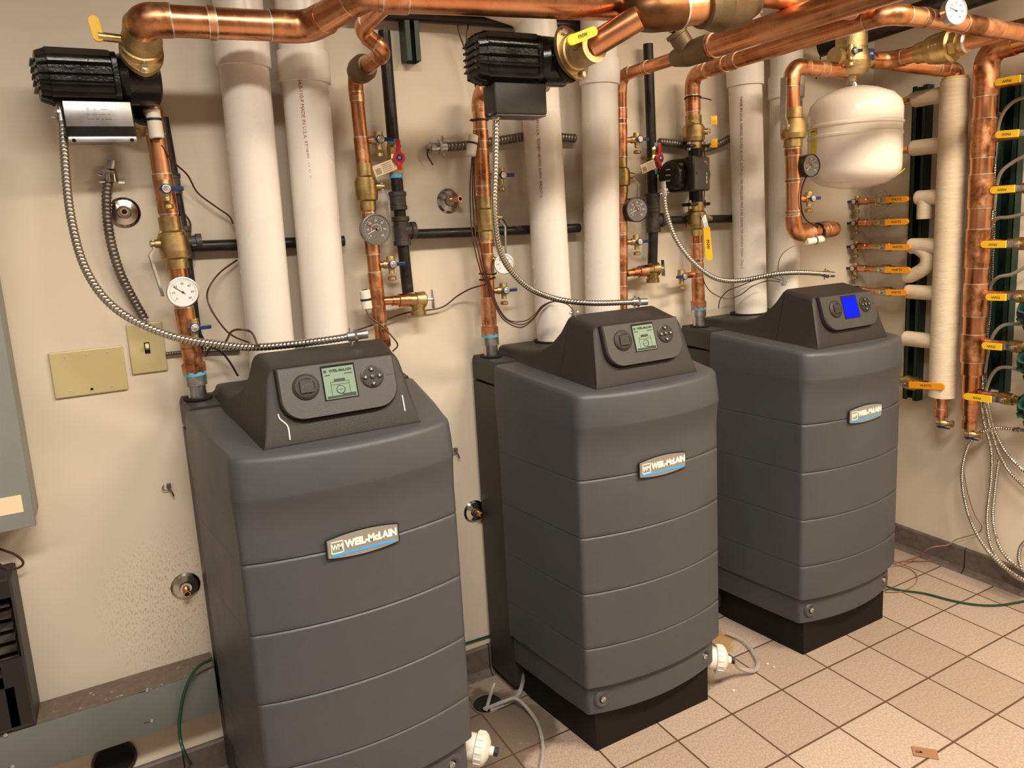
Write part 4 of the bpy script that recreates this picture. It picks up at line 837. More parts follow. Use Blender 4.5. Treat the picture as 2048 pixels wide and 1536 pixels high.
B.box((xc, -.006, (h0 + h1) / 2), (.042, .006, h0 - h1)).box((xc - .019, -.028, (h0 + h1) / 2), (.004, .040, h0 - h1)).box((xc + .019, -.028, (h0 + h1) / 2), (.004, .040, h0 - h1)).box((xc - .013, -.048, (h0 + h1) / 2), (.013, .003, h0 - h1)).box((xc + .013, -.048, (h0 + h1) / 2), (.013, .003, h0 - h1))
tag(B.build('strut_channel'), 'short green-black strut channel hanging on the wall under the header', 'strut')

# ------------------------------------------------------------------ armoured cables and wires, back wall
jb1 = P(124, 222, Y=-.15)
T = flex('armoured_cable', 'long bright armoured cable from the top left pump to the left boiler', [P(124, 232, Y=-.155), P(128, 300, Y=-.16), P(141, 430, Y=-.18), P(172, 540, Y=-.21), P(232, 618, Y=-.24), P(330, 668, Y=-.26), P(430, 688, Y=-.28), P(520, 694, Y=-.32), P(640, 682, Y=-.37), P(706, 672, Y=-.385)], .0088, ends=(0, 1))
T = flex('armoured_cable', 'long bright armoured cable from the top centre pump to the middle boiler', [P(992, 226, Y=-.47), P(991, 320, Y=-.46), P(989, 430, Y=-.43), P(1004, 512, Y=-.38), P(1050, 570, Y=-.33), P(1110, 597, Y=-.29), P(1180, 606, Y=-.34), P(1272, 604, Y=-.375)], .0082, ends=(0, 1))
T = flex('armoured_cable', 'bright armoured cable from the small pump sagging across to the right boiler', [P(1328, 384, Y=-.17), P(1333, 425, Y=-.17), P(1352, 478, Y=-.18), P(1386, 524, Y=-.20), P(1430, 556, Y=-.22), P(1480, 561, Y=-.24), P(1550, 548, Y=-.32), P(1600, 545, Y=-.36), P(1652, 548, Y=-.375)], .0080, ends=(0, 1))
flex('armoured_cable', 'dark flexible conduit curving down the wall to the switch plate', [P(219, 350, Y=-.03), P(213, 400, Y=-.03), P(219, 470, Y=-.035), P(238, 540, Y=-.03), P(262, 590, Y=-.025), P(290, 640, Y=-.02)], .0105, 'steel_dark', .0095, .14, ends=(0,))
flex('armoured_cable', 'dark flexible conduit running level behind the middle boiler riser', [P(884, 294, Y=-.03), P(930, 291, Y=-.035), P(1000, 281, Y=-.032), P(1070, 272, Y=-.028), P(1150, 277, Y=-.03)], .0135, 'steel_dark', .011, .14, ends=(0,))
flex('armoured_cable', 'dark flexible conduit passing behind the flanged valve of the small pump', [P(1318, 284, Y=-.03), P(1352, 288, Y=-.032), P(1400, 297, Y=-.03), P(1430, 291, Y=-.028), P(1460, 277, Y=-.028)], .0135, 'steel_dark', .011, .14)
flex('armoured_cable', 'thin armoured cable running level right of the switch plate', [P(332, 708, Y=-.012), P(400, 702, Y=-.014), P(480, 700, Y=-.014)], .0052, 'steel_dark', .006, .14)
def clamp(label, p, d):
    p, d = V(p), V(d).normalized(); T = thing('conduit_elbow', label, 'conduit fitting', p)
    MB('chrome', p).tube(fillet([p + d * .03, p, p + V((0, .03, 0))], .014)[0], .0145, 16).build('body', T)
    s_ = d.cross(F)
    MB('screw', p).cyl(p + d * .028 + s_ * .013, p + d * .028 + s_ * .026, .005, 8).cyl(p + d * .028 - s_ * .013, p + d * .028 - s_ * .026, .005, 8).build('screw', T)
    MB('wire_k', p).tube(smooth([p + V((0, .012, 0)) - d * .01, p - d * .016 + V((-.002, .010, -.02)), p + V((-.004, .008, -.050)) - d * (.02 if abs(d.z) > .5 else .0)], 6), .0022, 6).build('wire_end', T); return T
clamp('chrome elbow fitting on the wall at the top of the left dark conduit', P(221, 338, Y=-.032), -ZP)
clamp('chrome elbow fitting on the wall at the left end of the level dark conduit', P(868, 294, Y=-.032), XP)
wire('sensor_wire', 'brown wire from the left riser sensor curving right to the leftmost flue', [P(322, 290, Y=-.10), P(345, 322, Y=-.09), P(375, 350, Y=-.05), P(395, 385, Y=-.03), P(430, 412, Y=-.03), P(458, 432, Y=-.03), P(466, 448, Y=-.03)])
wire('sensor_wire', 'brown wire bowing left of the leftmost flue down to the left boiler', [P(474, 520, Y=-.02), P(440, 545, Y=-.04), P(418, 575, Y=-.06), P(415, 600, Y=-.06), P(430, 632, Y=-.08), P(460, 668, Y=-.12), P(500, 686, Y=-.16), P(510, 692, Y=-.34)])
wire('sensor_wire', 'looping pair of brown wires behind the armoured cable at the left boiler', [P(412, 712, Y=-.10), P(422, 694, Y=-.12), P(450, 684, Y=-.14), P(462, 664, Y=-.14), P(480, 659, Y=-.15), P(503, 665, Y=-.17), P(516, 692, Y=-.34)], .0028)
wire('sensor_wire', 'black wire dropping to the rear of the left boiler hood', [P(400, 665, Y=-.05), P(415, 690, Y=-.05), P(440, 702, Y=-.05), P(458, 722, Y=-.05), P(476, 752, Y=-.05)], .0026, 'wire_k')
wire('sensor_wire', 'brown wire right of the left riser running past the black gas tee', [P(362, 420, Y=-.02), P(380, 445, Y=-.015), P(380, 480, Y=-.015), P(380, 560, Y=-.015), P(396, 650, Y=-.015), P(412, 698, Y=-.015)])
wire('sensor_wire', 'brown wire from the white sensor arching right beside the left boiler hood', [P(732, 619, Y=-.11), P(740, 634, Y=-.12), P(764, 652, Y=-.13), P(790, 680, Y=-.14), P(795, 692, Y=-.14), P(786, 702, Y=-.16)])
wire('sensor_wire', 'brown wire sweeping along the wall between the left and middle boilers', [P(712, 661, Y=-.04), P(745, 650, Y=-.035), P(775, 638, Y=-.03), P(820, 624, Y=-.025), P(880, 616, Y=-.025), P(915, 592, Y=-.04), P(940, 578, Y=-.07), P(966, 570, Y=-.10)])
for i, (a, b, l) in enumerate(((0, 0, 'outermost brown wire beside the middle boiler supply riser'), (5, 6, 'middle brown wire beside the middle boiler supply riser'), (9, 13, 'innermost brown wire beside the middle boiler supply riser'))):
    wire('sensor_wire', l, [P(944 + i * 2, 314, Y=-.10), P(940 + a, 380, Y=-.10), P(942 + b, 440, Y=-.10), P(948 + b, 490, Y=-.11), P(962 + a, 545, Y=-.11), P(976 + a * .6, 572, Y=-.11), P(990 + a * .5, 610, Y=-.12), P(1008 + a, 640, Y=-.13), P(1040 + a, 655 - b, Y=-.14), P(1065 + a * .7, 640 - b, Y=-.14), P(1085, 615 - a * .4, Y=-.15), P(1108, 603, Y=-.17), P(1135, 609, Y=-.26), P(1147, 622, Y=-.36)], .0020)
wire('hanging_wire', 'brown wire hanging from the ceiling left of the top centre pump', [P(912, 30, Y=-.05), P(920, 70, Y=-.05), P(935, 112, Y=-.05), P(945, 150, Y=-.05), P(954, 182, Y=-.06)], .0026)
wire('hanging_wire', 'second brown wire joining the hanging wire left of the top centre pump', [P(940, 30, Y=-.05), P(935, 60, Y=-.05), P(933, 85, Y=-.05), P(935, 110, Y=-.048)], .0024)
wire('sensor_wire', 'fine brown wire behind the middle boiler valve, crossing the black gas branch', [P(998, 445, Y=-.08), P(1005, 438, Y=-.05), P(1015, 452, Y=-.07), P(1030, 452, Y=-.07), P(1042, 455, Y=-.07)], .0016)
wire('sensor_wire', 'long thin wire falling straight beside the small pump', [P(1408, 290, Y=-.09), P(1410, 330, Y=-.09), P(1408, 400, Y=-.09), P(1400, 460, Y=-.09), P(1397, 510, Y=-.09), P(1402, 545, Y=-.09), P(1418, 580, Y=-.10), P(1450, 597, Y=-.12), P(1480, 590, Y=-.15), P(1505, 572, Y=-.19), P(1535, 562, Y=-.23), P(1562, 564, Y=-.36)], .0018)
wire('sensor_wire', 'thin brown wire rising from behind the right boiler in an arch', [P(1437, 617, Y=-.05), P(1440, 600, Y=-.06), P(1455, 582, Y=-.10), P(1480, 572, Y=-.13), P(1510, 560, Y=-.18), P(1540, 555, Y=-.24), P(1560, 560, Y=-.36)], .0018)
wire('sensor_wire', 'pale wire from the strapped sensor looping left to the right boiler', [P(1610, 484, Y=-.34), P(1580, 496, Y=-.33), P(1562, 512, Y=-.31), P(1556, 535, Y=-.28), P(1560, 550, Y=-.27), P(1568, 560, Y=-.36)], .0016, 'wire_t')
wire('gauge_capillary', 'black capillary curving down from the black-rimmed gauge', [P(1613, 352, Y=-.36), P(1603, 380, Y=-.36), P(1602, 410, Y=-.36), P(1608, 434, Y=-.355), P(1622, 448, Y=-.35), P(1636, 452, Y=-.35)], .0026, 'wire_k')
wire('hanging_wire', 'short black wire hanging left of the brass air separator', [P(1650, 92, Y=-.10), P(1641, 112, Y=-.09), P(1640, 135, Y=-.08), P(1632, 158, Y=-.07)], .0022, 'wire_k')
for X_, Y_, l in ((1148, 625, 'small zinc cable connector on the middle boiler hood rear corner'), (1567, 564, 'small zinc cable connector on the right boiler hood rear corner')):
    c = P(X_, Y_, Y=-.365); B = MB('steel', c).cyl(c - ZP * .012, c + ZP * .006, .008, 12).cyl(c - XP * .014, c + XP * .014, .003, 8); tag(B.build('cable_connector'), l, 'connector')

# ------------------------------------------------------------------ wall fittings, back wall
def escutcheon(label, px, py, tilt, ln=.05):
    c = P(px, py, Y=0); T = thing('escutcheon', label, 'pipe stub', c)
    MB('chrome', c).lathe([(0, .036), (.003, .036), (.008, .030), (.012, .016), (.020, .014)], c, F, 32).build('flange', T)
    MB('copper', c).cyl(c, c + (F + V(tilt)).normalized() * ln, .0085, 16).m('hole').cyl(c + (F + V(tilt)).normalized() * (ln - .001), c + (F + V(tilt)).normalized() * (ln + .0004), .006, 12).build('copper_stub', T)
escutcheon('chrome wall flange with a copper stub beside the left dark conduit', 248, 425, (0, 0, 0))
escutcheon('chrome wall flange with a copper stub between the left gas pipe and middle riser', 896, 402, (.25, 0, .05), .06)
escutcheon('chrome wall flange with a capped stub low on the wall left of the left boiler', 371, 1171, (0, 0, -.2), .04)
escutcheon('chrome wall flange low between the left and middle boilers', 948, 1022, (.3, 0, -.1), .04)
def plate(label, pts, holes, sw=False, name='wall_plate'):
    q = [P(*p, Y=0) for p in pts]; x0 = (q[0].x + q[3].x) / 2; x1 = (q[1].x + q[2].x) / 2; z1 = (q[0].z + q[1].z) / 2; z0 = (q[2].z + q[3].z) / 2; c = V(((x0 + x1) / 2, -.004, (z0 + z1) / 2)); T = thing(name, label, 'wall plate', c)
    MB('ivory', c).box(c, (x1 - x0, z1 - z0, .008), (XP, ZP, F), .003).build('plate', T)
    for hx, hz, mm in holes:
        p = V((x0 + (x1 - x0) * hx, -.0082, z0 + (z1 - z0) * hz)); B = MB(mm, c).lathe([(0, .0033), (.001, .003)], p, F, 12)
        if mm != 'hole': B.m('hole').box(p + F * .0011, (.005, .0003, .0008))
        B.build('screw' if mm != 'hole' else 'screw_hole', T)
    if sw: MB('hole', c).box(c + F * .0045, (.012, .0012, .028)).build('switch_slot', T); MB('ivory2', c).box(c + V((0, -.011, .004)), (.0085, .016, .013), (XP, V((0, 1, -.45)), V((0, .45, 1))), .002).build('toggle', T)
plate('ivory three-gang blank plate on the wall left of the left boiler', [(93, 707), (243, 690), (259, 777), (114, 798)], [(.22, .88, 'ivory2'), (.50, .88, 'ivory2'), (.78, .88, 'ivory2'), (.22, .12, 'ivory2'), (.50, .12, 'hole'), (.78, .12, 'ivory2')])
plate('ivory toggle switch plate under the left dark conduit', [(248, 650), (322, 641), (337, 740), (268, 748)], [(.5, .80, 'ivory2'), (.5, .20, 'ivory2')], True, 'switch_plate')
# electrical enclosure at the left edge
x1, z0, yf = -1.436, .852, -.125
T = thing('electrical_enclosure', 'grey-green wall enclosure at the left edge, small cream sticker', 'electrical box', (-1.75, -.06, z0)); o = V((-1.75, -.06, z0))
MB('panelbox', o).box((-1.758, -.055, 1.28), (.62, .109, .86), bev=.003).build('box', T)
MB('panelbox', o).box((-1.760, -.121, 1.28), (.632, .0145, .868), bev=.004).build('door', T)
B = MB('paper', o).box((-1.555, -.129, .905), (.185, .0006, .040)).m('ink'); B.text('Air Efficiency Heating Panel\nAl Norm-Mac Burner\n(208 Volts)\nStandish Change In\nMotor Current Rating 40A', (-1.560, -.1294, .9055), XP, ZP, .0085, .0001); B.build('sticker', T, 'cream sticker with small black print')
# grey wireway along the bottom left
a = V((-1.95, -.0, .0)); b_ = V((-1.122, 0, 0)); zt_ = .365
T = thing('wireway', 'grey sheet-metal wireway along the wall at lower left', 'wireway', (-1.55, -.05, .27)); o = V((-1.55, -.05, .27))
MB('trough', o).box((-1.56, -.052, .300), (.876, .102, .116), bev=.002).build('trough', T)
MB('dust', o).box((-1.56, -.050, .3587), (.872, .096, .0014)).build('dusty_top', T, 'dusty top face')
for px, py in ((295, 1380), (304, 1441), (11, 1470), (25, 1533)):
    p = P(px, py, Y=-.1035); B = MB('screw', o).lathe([(0, .005), (.002, .0045), (.003, .002)], p, F, 12).m('hole').box(p + V((-.012, .0003, -.001)), (.014, .0006, .0012)); B.build('screw', T)
# black perforated box at the left edge
T = thing('black_box', 'black open-fronted metal box standing on the wireway at the left edge', 'heater', (-1.62, -.06, .36)); o = V((-1.62, -.06, .36))
MB('jacket_dark', o).box((-1.513, -.058, .548), (.006, .092, .366)).box((-1.68, -.010, .548), (.33, .006, .366)).box((-1.68, -.058, .728), (.33, .092, .006)).box((-1.68, -.058, .368), (.33, .092, .006)).build('casing', T)
B = MB('black', o)
B.box((-1.535, -.100, .450), (.045, .006, .175)).box((-1.68, -.100, .705), (.33, .006, .04)).box((-1.68, -.100, .42), (.28, .006, .10)); B.build('front_frame', T)
B = MB('steel_dark', o)
for i in range(7): B.box((-1.66, -.06, .50 + i * .028), (.27, .05, .003), (XP, V((0, 1, .5)), V((0, -.5, 1))))
B.build('inner_fins', T)
wire('power_cord', 'dark brown wire loop on the wall at the left edge', [P(-30, 1085, Y=-.03), P(0, 1098, Y=-.04), P(28, 1108, Y=-.04), P(44, 1120, Y=-.04), P(45, 1130, Y=-.04), P(32, 1137, Y=-.04), P(10, 1136, Y=-.04), P(-10, 1120, Y=-.04)], .0028, 'wire')
c = P(229, 1518, Y=0); T = thing('wall_sleeve', 'dark round pipe sleeve opening through the wall at the bottom left', 'sleeve', c)
MB('cast', c).lathe([(-.0, .050), (.006, .052), (.010, .047), (.002, .044)], c, F, 32).build('rim', T)
MB('hole', c).lathe([(.0025, .044), (.0030, .002)], c, F, 32).build('opening', T)
for lab, px, py in (('small wire pigtail on the wall left of the left boiler', 332, 975), ('small wire pigtail on the wall right of the left boiler', 908, 902)):
    c = P(px, py, Y=-.01); B = MB('steel_dark', c).torus(c, F, .008, .0013, 16, .4, 5.2).tube(smooth([c + V((.006, 0, -.003)), c + V((.012, -.004, -.014)), c + V((.015, -.003, -.026))], 5), .0022, 6).box(c + V((.007, .003, .002)), (.010, .012, .010)); tag(B.build('wire_pigtail'), lab, 'wire end')
wire('green_cord', 'dark green cord curving from the wireway down to the floor at lower left', [P(424, 1318, Y=-.12), P(395, 1335, Y=-.13), P(372, 1375, Y=-.13), P(360, 1430, Y=-.13), P(360, 1475, Y=-.13), P(372, 1512, Y=-.14), P(386, 1534, Z=.006), P(395, 1560, Z=.005)], .0042, 'wire_g', 'cord')
wire('green_cord', 'green cord along the wall just above the tile base between the boilers', [P(930, 1287, Y=-.008), P(955, 1279, Y=-.008), P(990, 1268, Y=-.008)], .0035, 'wire_g', 'cord')
wire('green_cord', 'green cord lying on the floor right of the right boiler', [P(1762, 1170, Z=.02), P(1800, 1180, Z=.006), P(1850, 1187, Z=.006), P(1900, 1200, Z=.006), P(1950, 1209, Z=.006), P(2000, 1210, Z=.006), P(2060, 1200, Z=.006)], .0040, 'wire_g', 'cord')
wire('thin_wire', 'tan wire running from the right wall down over the tile base', [P(1925, 925, X=1.55), P(1935, 985, X=1.56), P(1950, 1030, X=1.57), P(1963, 1052, X=1.57), P(1955, 1066, X=1.575), P(1915, 1078, X=1.57), P(1895, 1090, X=1.55), P(1860, 1096, X=1.50), P(1830, 1118, Z=.02), P(1800, 1130, Z=.004), P(1775, 1127, Z=.03)], .0020, 'wire_t')
wire('thin_wire', 'tan wire loop lying on the floor in the back right corner', [P(1780, 1128, Z=.006), P(1830, 1115, Z=.008), P(1870, 1094, Z=.03), P(1888, 1094, Z=.03), P(1893, 1106, Z=.012), P(1880, 1118, Z=.006), P(1840, 1122, Z=.005), P(1800, 1122, Z=.005)], .0022, 'wire_t')
wire('thin_wire', 'second tan wire loop on the floor beside the right boiler', [P(1790, 1128, Z=.004), P(1820, 1138, Z=.004), P(1834, 1152, Z=.004), P(1828, 1170, Z=.004), P(1800, 1183, Z=.004), P(1770, 1184, Z=.004)], .0018, 'wire_t')

# ------------------------------------------------------------------ condensate traps, tubing, drain, floor plate
def trap(label, c, out):
    c = V(c); T = thing('condensate_trap', label, 'trap', c); d = V(out).normalized()
    B = MB('trap', c); B.lathe([(-.075, .030), (-.05, .034), (-.02, .034), (-.018, .040), (.004, .041), (.010, .036), (.018, .022), (.020, .012), (.030, .011)], c, d, 32)
    up = V((0, 0, 1)); s_ = d.cross(up).normalized(); u2 = s_.cross(d)
    for k in range(16): a = 2 * PI * k / 16; u = s_ * math.cos(a) + u2 * math.sin(a); B.box(c + u * .0405 - d * .007, (.004, .018, .003), (u, d, u.cross(d)))
    B.build('threaded_cap', T); MB('black', c).lathe([(.028, .011), (.040, .012), (.042, .009)], c, d, 6).build('hose_nut', T); return T
t1 = P(965, 1498, X=-.545); trap('white condensate trap at the lower right of the left boiler', t1, (.75, -.55, -.18))
t2 = P(1442, 1318, X=.262); trap('white condensate trap at the lower right of the middle boiler', t2, (.80, -.5, -.15))
def hose(label, pts, r=.0062): return tag(MB('tube', pts[0]).tube(smooth(pts, 8), r, 12).build('drain_hose'), label, 'hose')
d1 = V((.80, -.5, -.15)).normalized()
hose('clear drain hose curling from the middle boiler trap onto the tiles', [t2 + d1 * .040, P(1478, 1335, Z=.045), P(1500, 1341, Z=.020), P(1512, 1338, Z=.010), P(1516, 1325, Z=.008), P(1505, 1302, Z=.009), P(1485, 1280, Z=.010), P(1455, 1266, Z=.012)], .0075)
hose('clear drain hose running from the floor drain past the middle boiler', [P(968, 1425, Z=-.0) + V((0, 0, .012)), P(985, 1412, Z=.02), P(1010, 1402, Z=.03), P(1035, 1398, Z=.035), P(1065, 1430, Z=.012), P(1080, 1460, Z=.008), P(1086, 1500, Z=.008), P(1080, 1545, Z=.008)], .0055)
hose('grey hose bending from the rear of the middle boiler to the floor drain', [P(1048, 1345, Y=-.16), P(1044, 1370, Y=-.17), P(1036, 1390, Y=-.18), P(1022, 1402, Z=.012), P(1000, 1412, Z=.010), P(980, 1420, Z=.008)], .0070)
hose('clear hose end standing in the floor drain', [P(972, 1422, Z=.006), P(978, 1400, Z=.03), P(984, 1380, Z=.06), P(990, 1366, Z=.075)], .0055)
c = P(975, 1408, Z=.0); T = thing('floor_drain', 'dark round floor drain between the left and middle boilers', 'drain', c)
MB('hole', c).lathe([(.0006, .046), (.0010, .001)], c, ZP, 32).build('opening', T); MB('base', c).torus(c + ZP * .001, ZP, .047, .003, 32, side=6).build('rim', T)
c = P(1850, 1506, Z=.001); T = thing('floor_plate', 'small brown metal plate set in the tile floor at the bottom right', 'floor plate', c)
MB('wire_t', c).box(c + V((0, 0, .001)), (.062, .038, .002), (V((1, -1.1, 0)), V((1.1, 1, 0)), ZP), .0008).build('plate', T)
MB('hole', c).box(c + V((-.012, .010, .0024)), (.016, .007, .0008), (V((1, -1.1, 0)), V((1.1, 1, 0)), ZP)).m('screw').box(c + V((-.014, .012, .0030)), (.010, .003, .0005), (V((1, -1.1, 0)), V((1.1, 1, 0)), ZP)).build('slot', T)
for i, (px, py) in enumerate(((1467, 1381), (1535, 1328), (1548, 1334))):
    c = P(px, py, Z=.003); B = MB('trap', c).box(c, (.010 - i * .002, .006, .005), (V((1, .4 * i, 0)), V((-.4 * i, 1, 0)), ZP), .002); tag(B.build('debris_chip'), ['white chip on the floor tile in front of the clear hose', 'left of two tiny white chips before the right boiler', 'right of two tiny white chips before the right boiler'][i], 'debris')

# ------------------------------------------------------------------ right wall: struts, insulated riser, copper manifold
RWX = 1.47
def strut(label, y0, y1, z0, z1):
    c = V((1.58, (y0 + y1) / 2, (z0 + z1) / 2)); B = MB('strut', c); h = z1 - z0; yc = c.y
    B.box((1.597, yc, c.z), (.005, y1 - y0, h))
    for s_ in (-1, 1): B.box((1.579, yc + s_ * (y1 - y0) / 2, c.z), (.040, .005, h)).box((1.5605, yc + s_ * (y1 - y0) * .36, c.z), (.003, (y1 - y0) * .28, h))
    return tag(B.build('strut_channel'), label, 'strut')
strut('dark green strut channel on the right wall, behind the insulated stubs', -.262, -.205, P(1830, 802, X=1.56).z, P(1845, 170, X=1.56).z)
strut('dark green strut channel on the right wall, behind the copper manifold valves', -.603, -.537, P(2000, 785, X=1.56).z, P(2030, 150, X=1.56).z)
IY = -.425; zi0 = P(1880, 792, X=RWX).z; zi1 = P(1912, 160, X=RWX).z
T = thing('insulated_riser', 'tall canvas-wrapped pipe on the right wall', 'insulated pipe', (RWX, IY, zi0)); o = V((RWX, IY, zi0))
B = MB('insul', o).cyl((RWX, IY - .0, zi0), (RWX, IY, zi1), .0475, 36)
for px, py, x2, rr in ((1826, 200, .030, .029), (1822, 297, .03, .029), (1832, 396, .03, .0275), (1818, 492, .03, .030), (1812, 583, .03, .028), (1808, 676, .03, .030)):
    q = P(px, py, X=RWX); z = q.z; B.lathe([(0, .012), (.004, rr * .9), (.010, rr), (abs(IY - q.y) - .02, rr)], V((RWX, q.y, z)), (0, -1, 0), 20)
    if py == 396: B.tube(fillet([V((RWX, q.y - .035, z)), V((RWX, q.y - .035, P(1838, 438, X=RWX).z))], .02)[0], .026, 18)
    if py == 492: B.tube(smooth([V((RWX, q.y - .03, z)), V((RWX, q.y - .075, z - .035)), V((RWX, q.y - .070, z - .080)), V((RWX, q.y - .020, z - .112)), V((RWX, q.y + .008, z - .118))], 6), .0265, 18)
B.build('canvas_jacket', T)
MB('insul_y', o).cyl((RWX, IY, zi1), (RWX, IY, zi1 + .010), .043, 32).build('fibre_edge', T, 'yellow fibre edge')
MB('copper_fit', o).lathe([(0, .026), (.02, .026), (.022, .0215), (.05, .0215), (.052, .024), (.085, .024)], (RWX, IY, zi0 + .004), -ZP, 20).build('bottom_fitting', T)
copper('branch_elbow', 'copper elbow leaving the top of the canvas-wrapped riser to the left', 'pipe', [(RWX, IY, zi1 + .004), (RWX, IY, P(1915, 140, X=RWX).z), (1.225, -.345, zs - .004)], .0260, [(1, .30, .008)], bend=.04)
drain('drain valve with blue lever at the foot of the canvas-wrapped riser', (RWX, IY, zi0 - .078), -ZP, -ZP, lever=(0, -1, 0), up=(.3, -1, 0), stub=.01, r=.012, down=-1)
MY = -.535; zm0 = P(1938, 795, X=RWX).z; zm1 = P(1973, 100, X=RWX).z
T = thing('copper_manifold', 'thick vertical copper manifold on the right wall with yellow-levered branches', 'manifold', (RWX, MY, zm0)); o = V((RWX, MY, zm0))
path, arcs = fillet([V((RWX, MY, zm0 - .03)), V((RWX, MY, zm1)), V((RWX, -1.15, zm1 + .02))], .055)
MB('copper', o).tube([V((RWX, MY, zm0 + .09))] + path[1:], .0375, 32).build('pipe', T)
MB('copper_fit', o).tube([arcs[0][0] - ZP * .03] + arcs[0] + [arcs[0][-1] + V((0, -.04, .001))], .0405, 32).m('solder').cyl(arcs[0][0] - ZP * .033, arcs[0][0] - ZP * .03, .040, 32).build('elbow', T)
for py, hh2 in ((165, .10), (278, .13), (383, .115), (497, .135), (600, .115), (697, .10)):
    z = P(1960, py, X=RWX).z; B = MB('copper_fit', o).lathe([(-hh2 / 2, .0405), (hh2 / 2, .0405)], (RWX, MY, z), ZP, 32).m('solder').cyl((RWX, MY, z + hh2 / 2), (RWX, MY, z + hh2 / 2 + .003), .0395, 32).cyl((RWX, MY, z - hh2 / 2 - .003), (RWX, MY, z - hh2 / 2), .0395, 32); B.build('tee', T)
zr = zm0 + .10
MB('copper', o).lathe([(0, .0375), (-.02, .030), (-.06, .029), (-.10, .029), (-.13, .0265), (-.165, .0265)], (RWX, MY, zr), ZP, 28).lathe([(0, .031), (.07, .031)], (RWX, MY, P(1940, 782, X=RWX).z), ZP, 28).build('reducer', T)
zf = P(1935, 835, X=RWX).z
MB('copper_fit', o).lathe([(0, .0285), (-.03, .0285), (-.032, .0215), (-.07, .0215), (-.072, .025), (-.10, .025)], (RWX, MY, zf + .06), ZP, 20).build('bottom_fitting', T)
drain('drain valve with blue lever at the foot of the copper manifold', (RWX, MY, zf - .035), -ZP, -ZP, lever=(0, -1, 0), up=(.3, -1, 0), stub=.01, r=.012, down=-1)
ORD = ['topmost', 'second', 'third', 'fourth', 'fifth', 'sixth', 'lowest']
for i, (xa, ya, xb, yb) in enumerate(((1989, 170, 2060, 158), (1990, 275, 2056, 270), (1980, 384, 2048, 379), (1961, 492, 2030, 492), (1971, 596, 2030, 597), (1963, 693, 2021, 698), (1927, 793, 2000, 802))):
    A_, B_ = P(xa, ya, X=1.43), P(xb, yb, X=1.43); cy = B_.y; z = (A_.z + B_.z) / 2 + .006; c = V((RWX, cy, z)); ln = (B_ - A_).length - .030
    ballvalve('%s yellow-levered valve of the copper manifold on the right wall' % ORD[i], c, (0, 1, 0), .0135, -XP, (0, 1, (A_.z - B_.z) / max(.01, abs(A_.y - B_.y))), 'yellow', ln + .03, .021, txt='FNW', ln=.045, flat=True, boss=1.6)
    bp_ = MB('copper_fit', c).cyl((RWX, MY - .03, z), (RWX, cy + .04, z), .0145, 18).lathe([(0, .019), (.02, .0145)], (RWX, MY - .035, z), (0, -1, 0), 18); tag(bp_.build('branch_pipe'), '%s copper branch stub between the manifold and its yellow-levered valve' % ORD[i], 'pipe')
# zone pumps cut by the right edge of the picture
for i, py in enumerate((628, 728, 820)):
    c = P(2072, py, X=1.47); T = thing('zone_pump', 'green and black zone pump at the right edge, %s of three' % ['upper', 'middle', 'lowest'][i], 'pump', c)
    mo = V((-.8, -.5, -.1)).normalized(); MB('pumpgreen', c).lathe([(-.06, .05), (-.02, .055), (-.015, .045), (.0, .045)], c, mo, 28).build('volute', T)
    B = MB('pumpgreen', c)
    for k in range(10): a = 2 * PI * k / 10 + .3; u = (mo.cross(ZP).normalized()) * math.cos(a) + mo.cross(mo.cross(ZP)).normalized() * math.sin(a); B.box(c + mo * .02 + u * .048, (.05, .022, .002), (mo, u, mo.cross(u)))
    B.build('cooling_fins', T); MB('black', c).lathe([(0, .040), (.06, .040), (.066, .032)], c, mo, 28).m('dial_wt').text('MADE\n1 2 3', c + mo * .0665, ZP.cross(mo), ZP, .012, .0002).build('motor', T)
# left valve rows in the corner
ROW = ['topmost', 'second', 'third', 'fourth', 'fifth']
rows = [((1697, 404), (1763, 398), (1812, 396)), ((1701, 451), (1762, 443), (1812, 441)), ((1690, 498), (1763, 492), (1816, 492)), ((1689, 541), (1762, 537), (1816, 538)), (None, (1764, 582), (1810, 583))]
for i, (a, v_, h) in enumerate(rows):
    pv = P(*v_, X=1.445); ph = P(*h, X=1.43); z = pv.z; c = V((RWX, pv.y, z - .004)); ln = abs(ph.y - pv.y)
    TV = ballvalve('%s orange-levered valve in the corner row beside the insulated riser' % ROW[i], c, (0, 1, 0), .0115, -XP, (0, -1, (ph.z - pv.z) / ln), 'orange', ln + .012, .020, txt='WATTS', ln=.040, flat=True)
    y1 = -.035; B = MB('copper_fit', c).cyl((RWX, y1, z - .004), (RWX, c.y + .035, z - .004), .0115, 16).lathe([(.01, .0115), (.012, .0145), (.045, .0145), (.047, .0115)], (RWX, y1, z - .004), (0, -1, 0), 16).lathe([(-.006, .0165), (.010, .0165)], (RWX, y1, z - .004), (0, -1, 0), 16); MB('copper_fit', c).cyl((RWX, c.y - .035, z - .004), (RWX, c.y - .10, z - .004), .0125, 16).build('outlet_pipe', TV)
    tag(B.build('branch_pipe'), '%s short copper branch in the corner row beside the insulated riser' % ROW[i], 'pipe')
    if a: q = P(*a, X=1.46); drain('%s drain valve in the corner row, blue lever' % ROW[i], (RWX, -.045, z - .004), (0, 1, 0), (-1, -.0, 0), lever=(0, .25 if False else 1, 0), stub=-.002, r=.010)
    if i in (0, 1): c2 = V((1.52, -.11, z - .004)); B = MB('steel', c2).torus(c2, (1, 0, .0), .034, .0028, 28, side=6).cyl(c2 + V((.035, 0, 0)), (1.598, c2.y, c2.z), .004, 8); tag(B.build('hanger_ring'), '%s steel ring hanger on the wall behind the corner valves' % ('upper' if i == 0 else 'lower'), 'hanger')
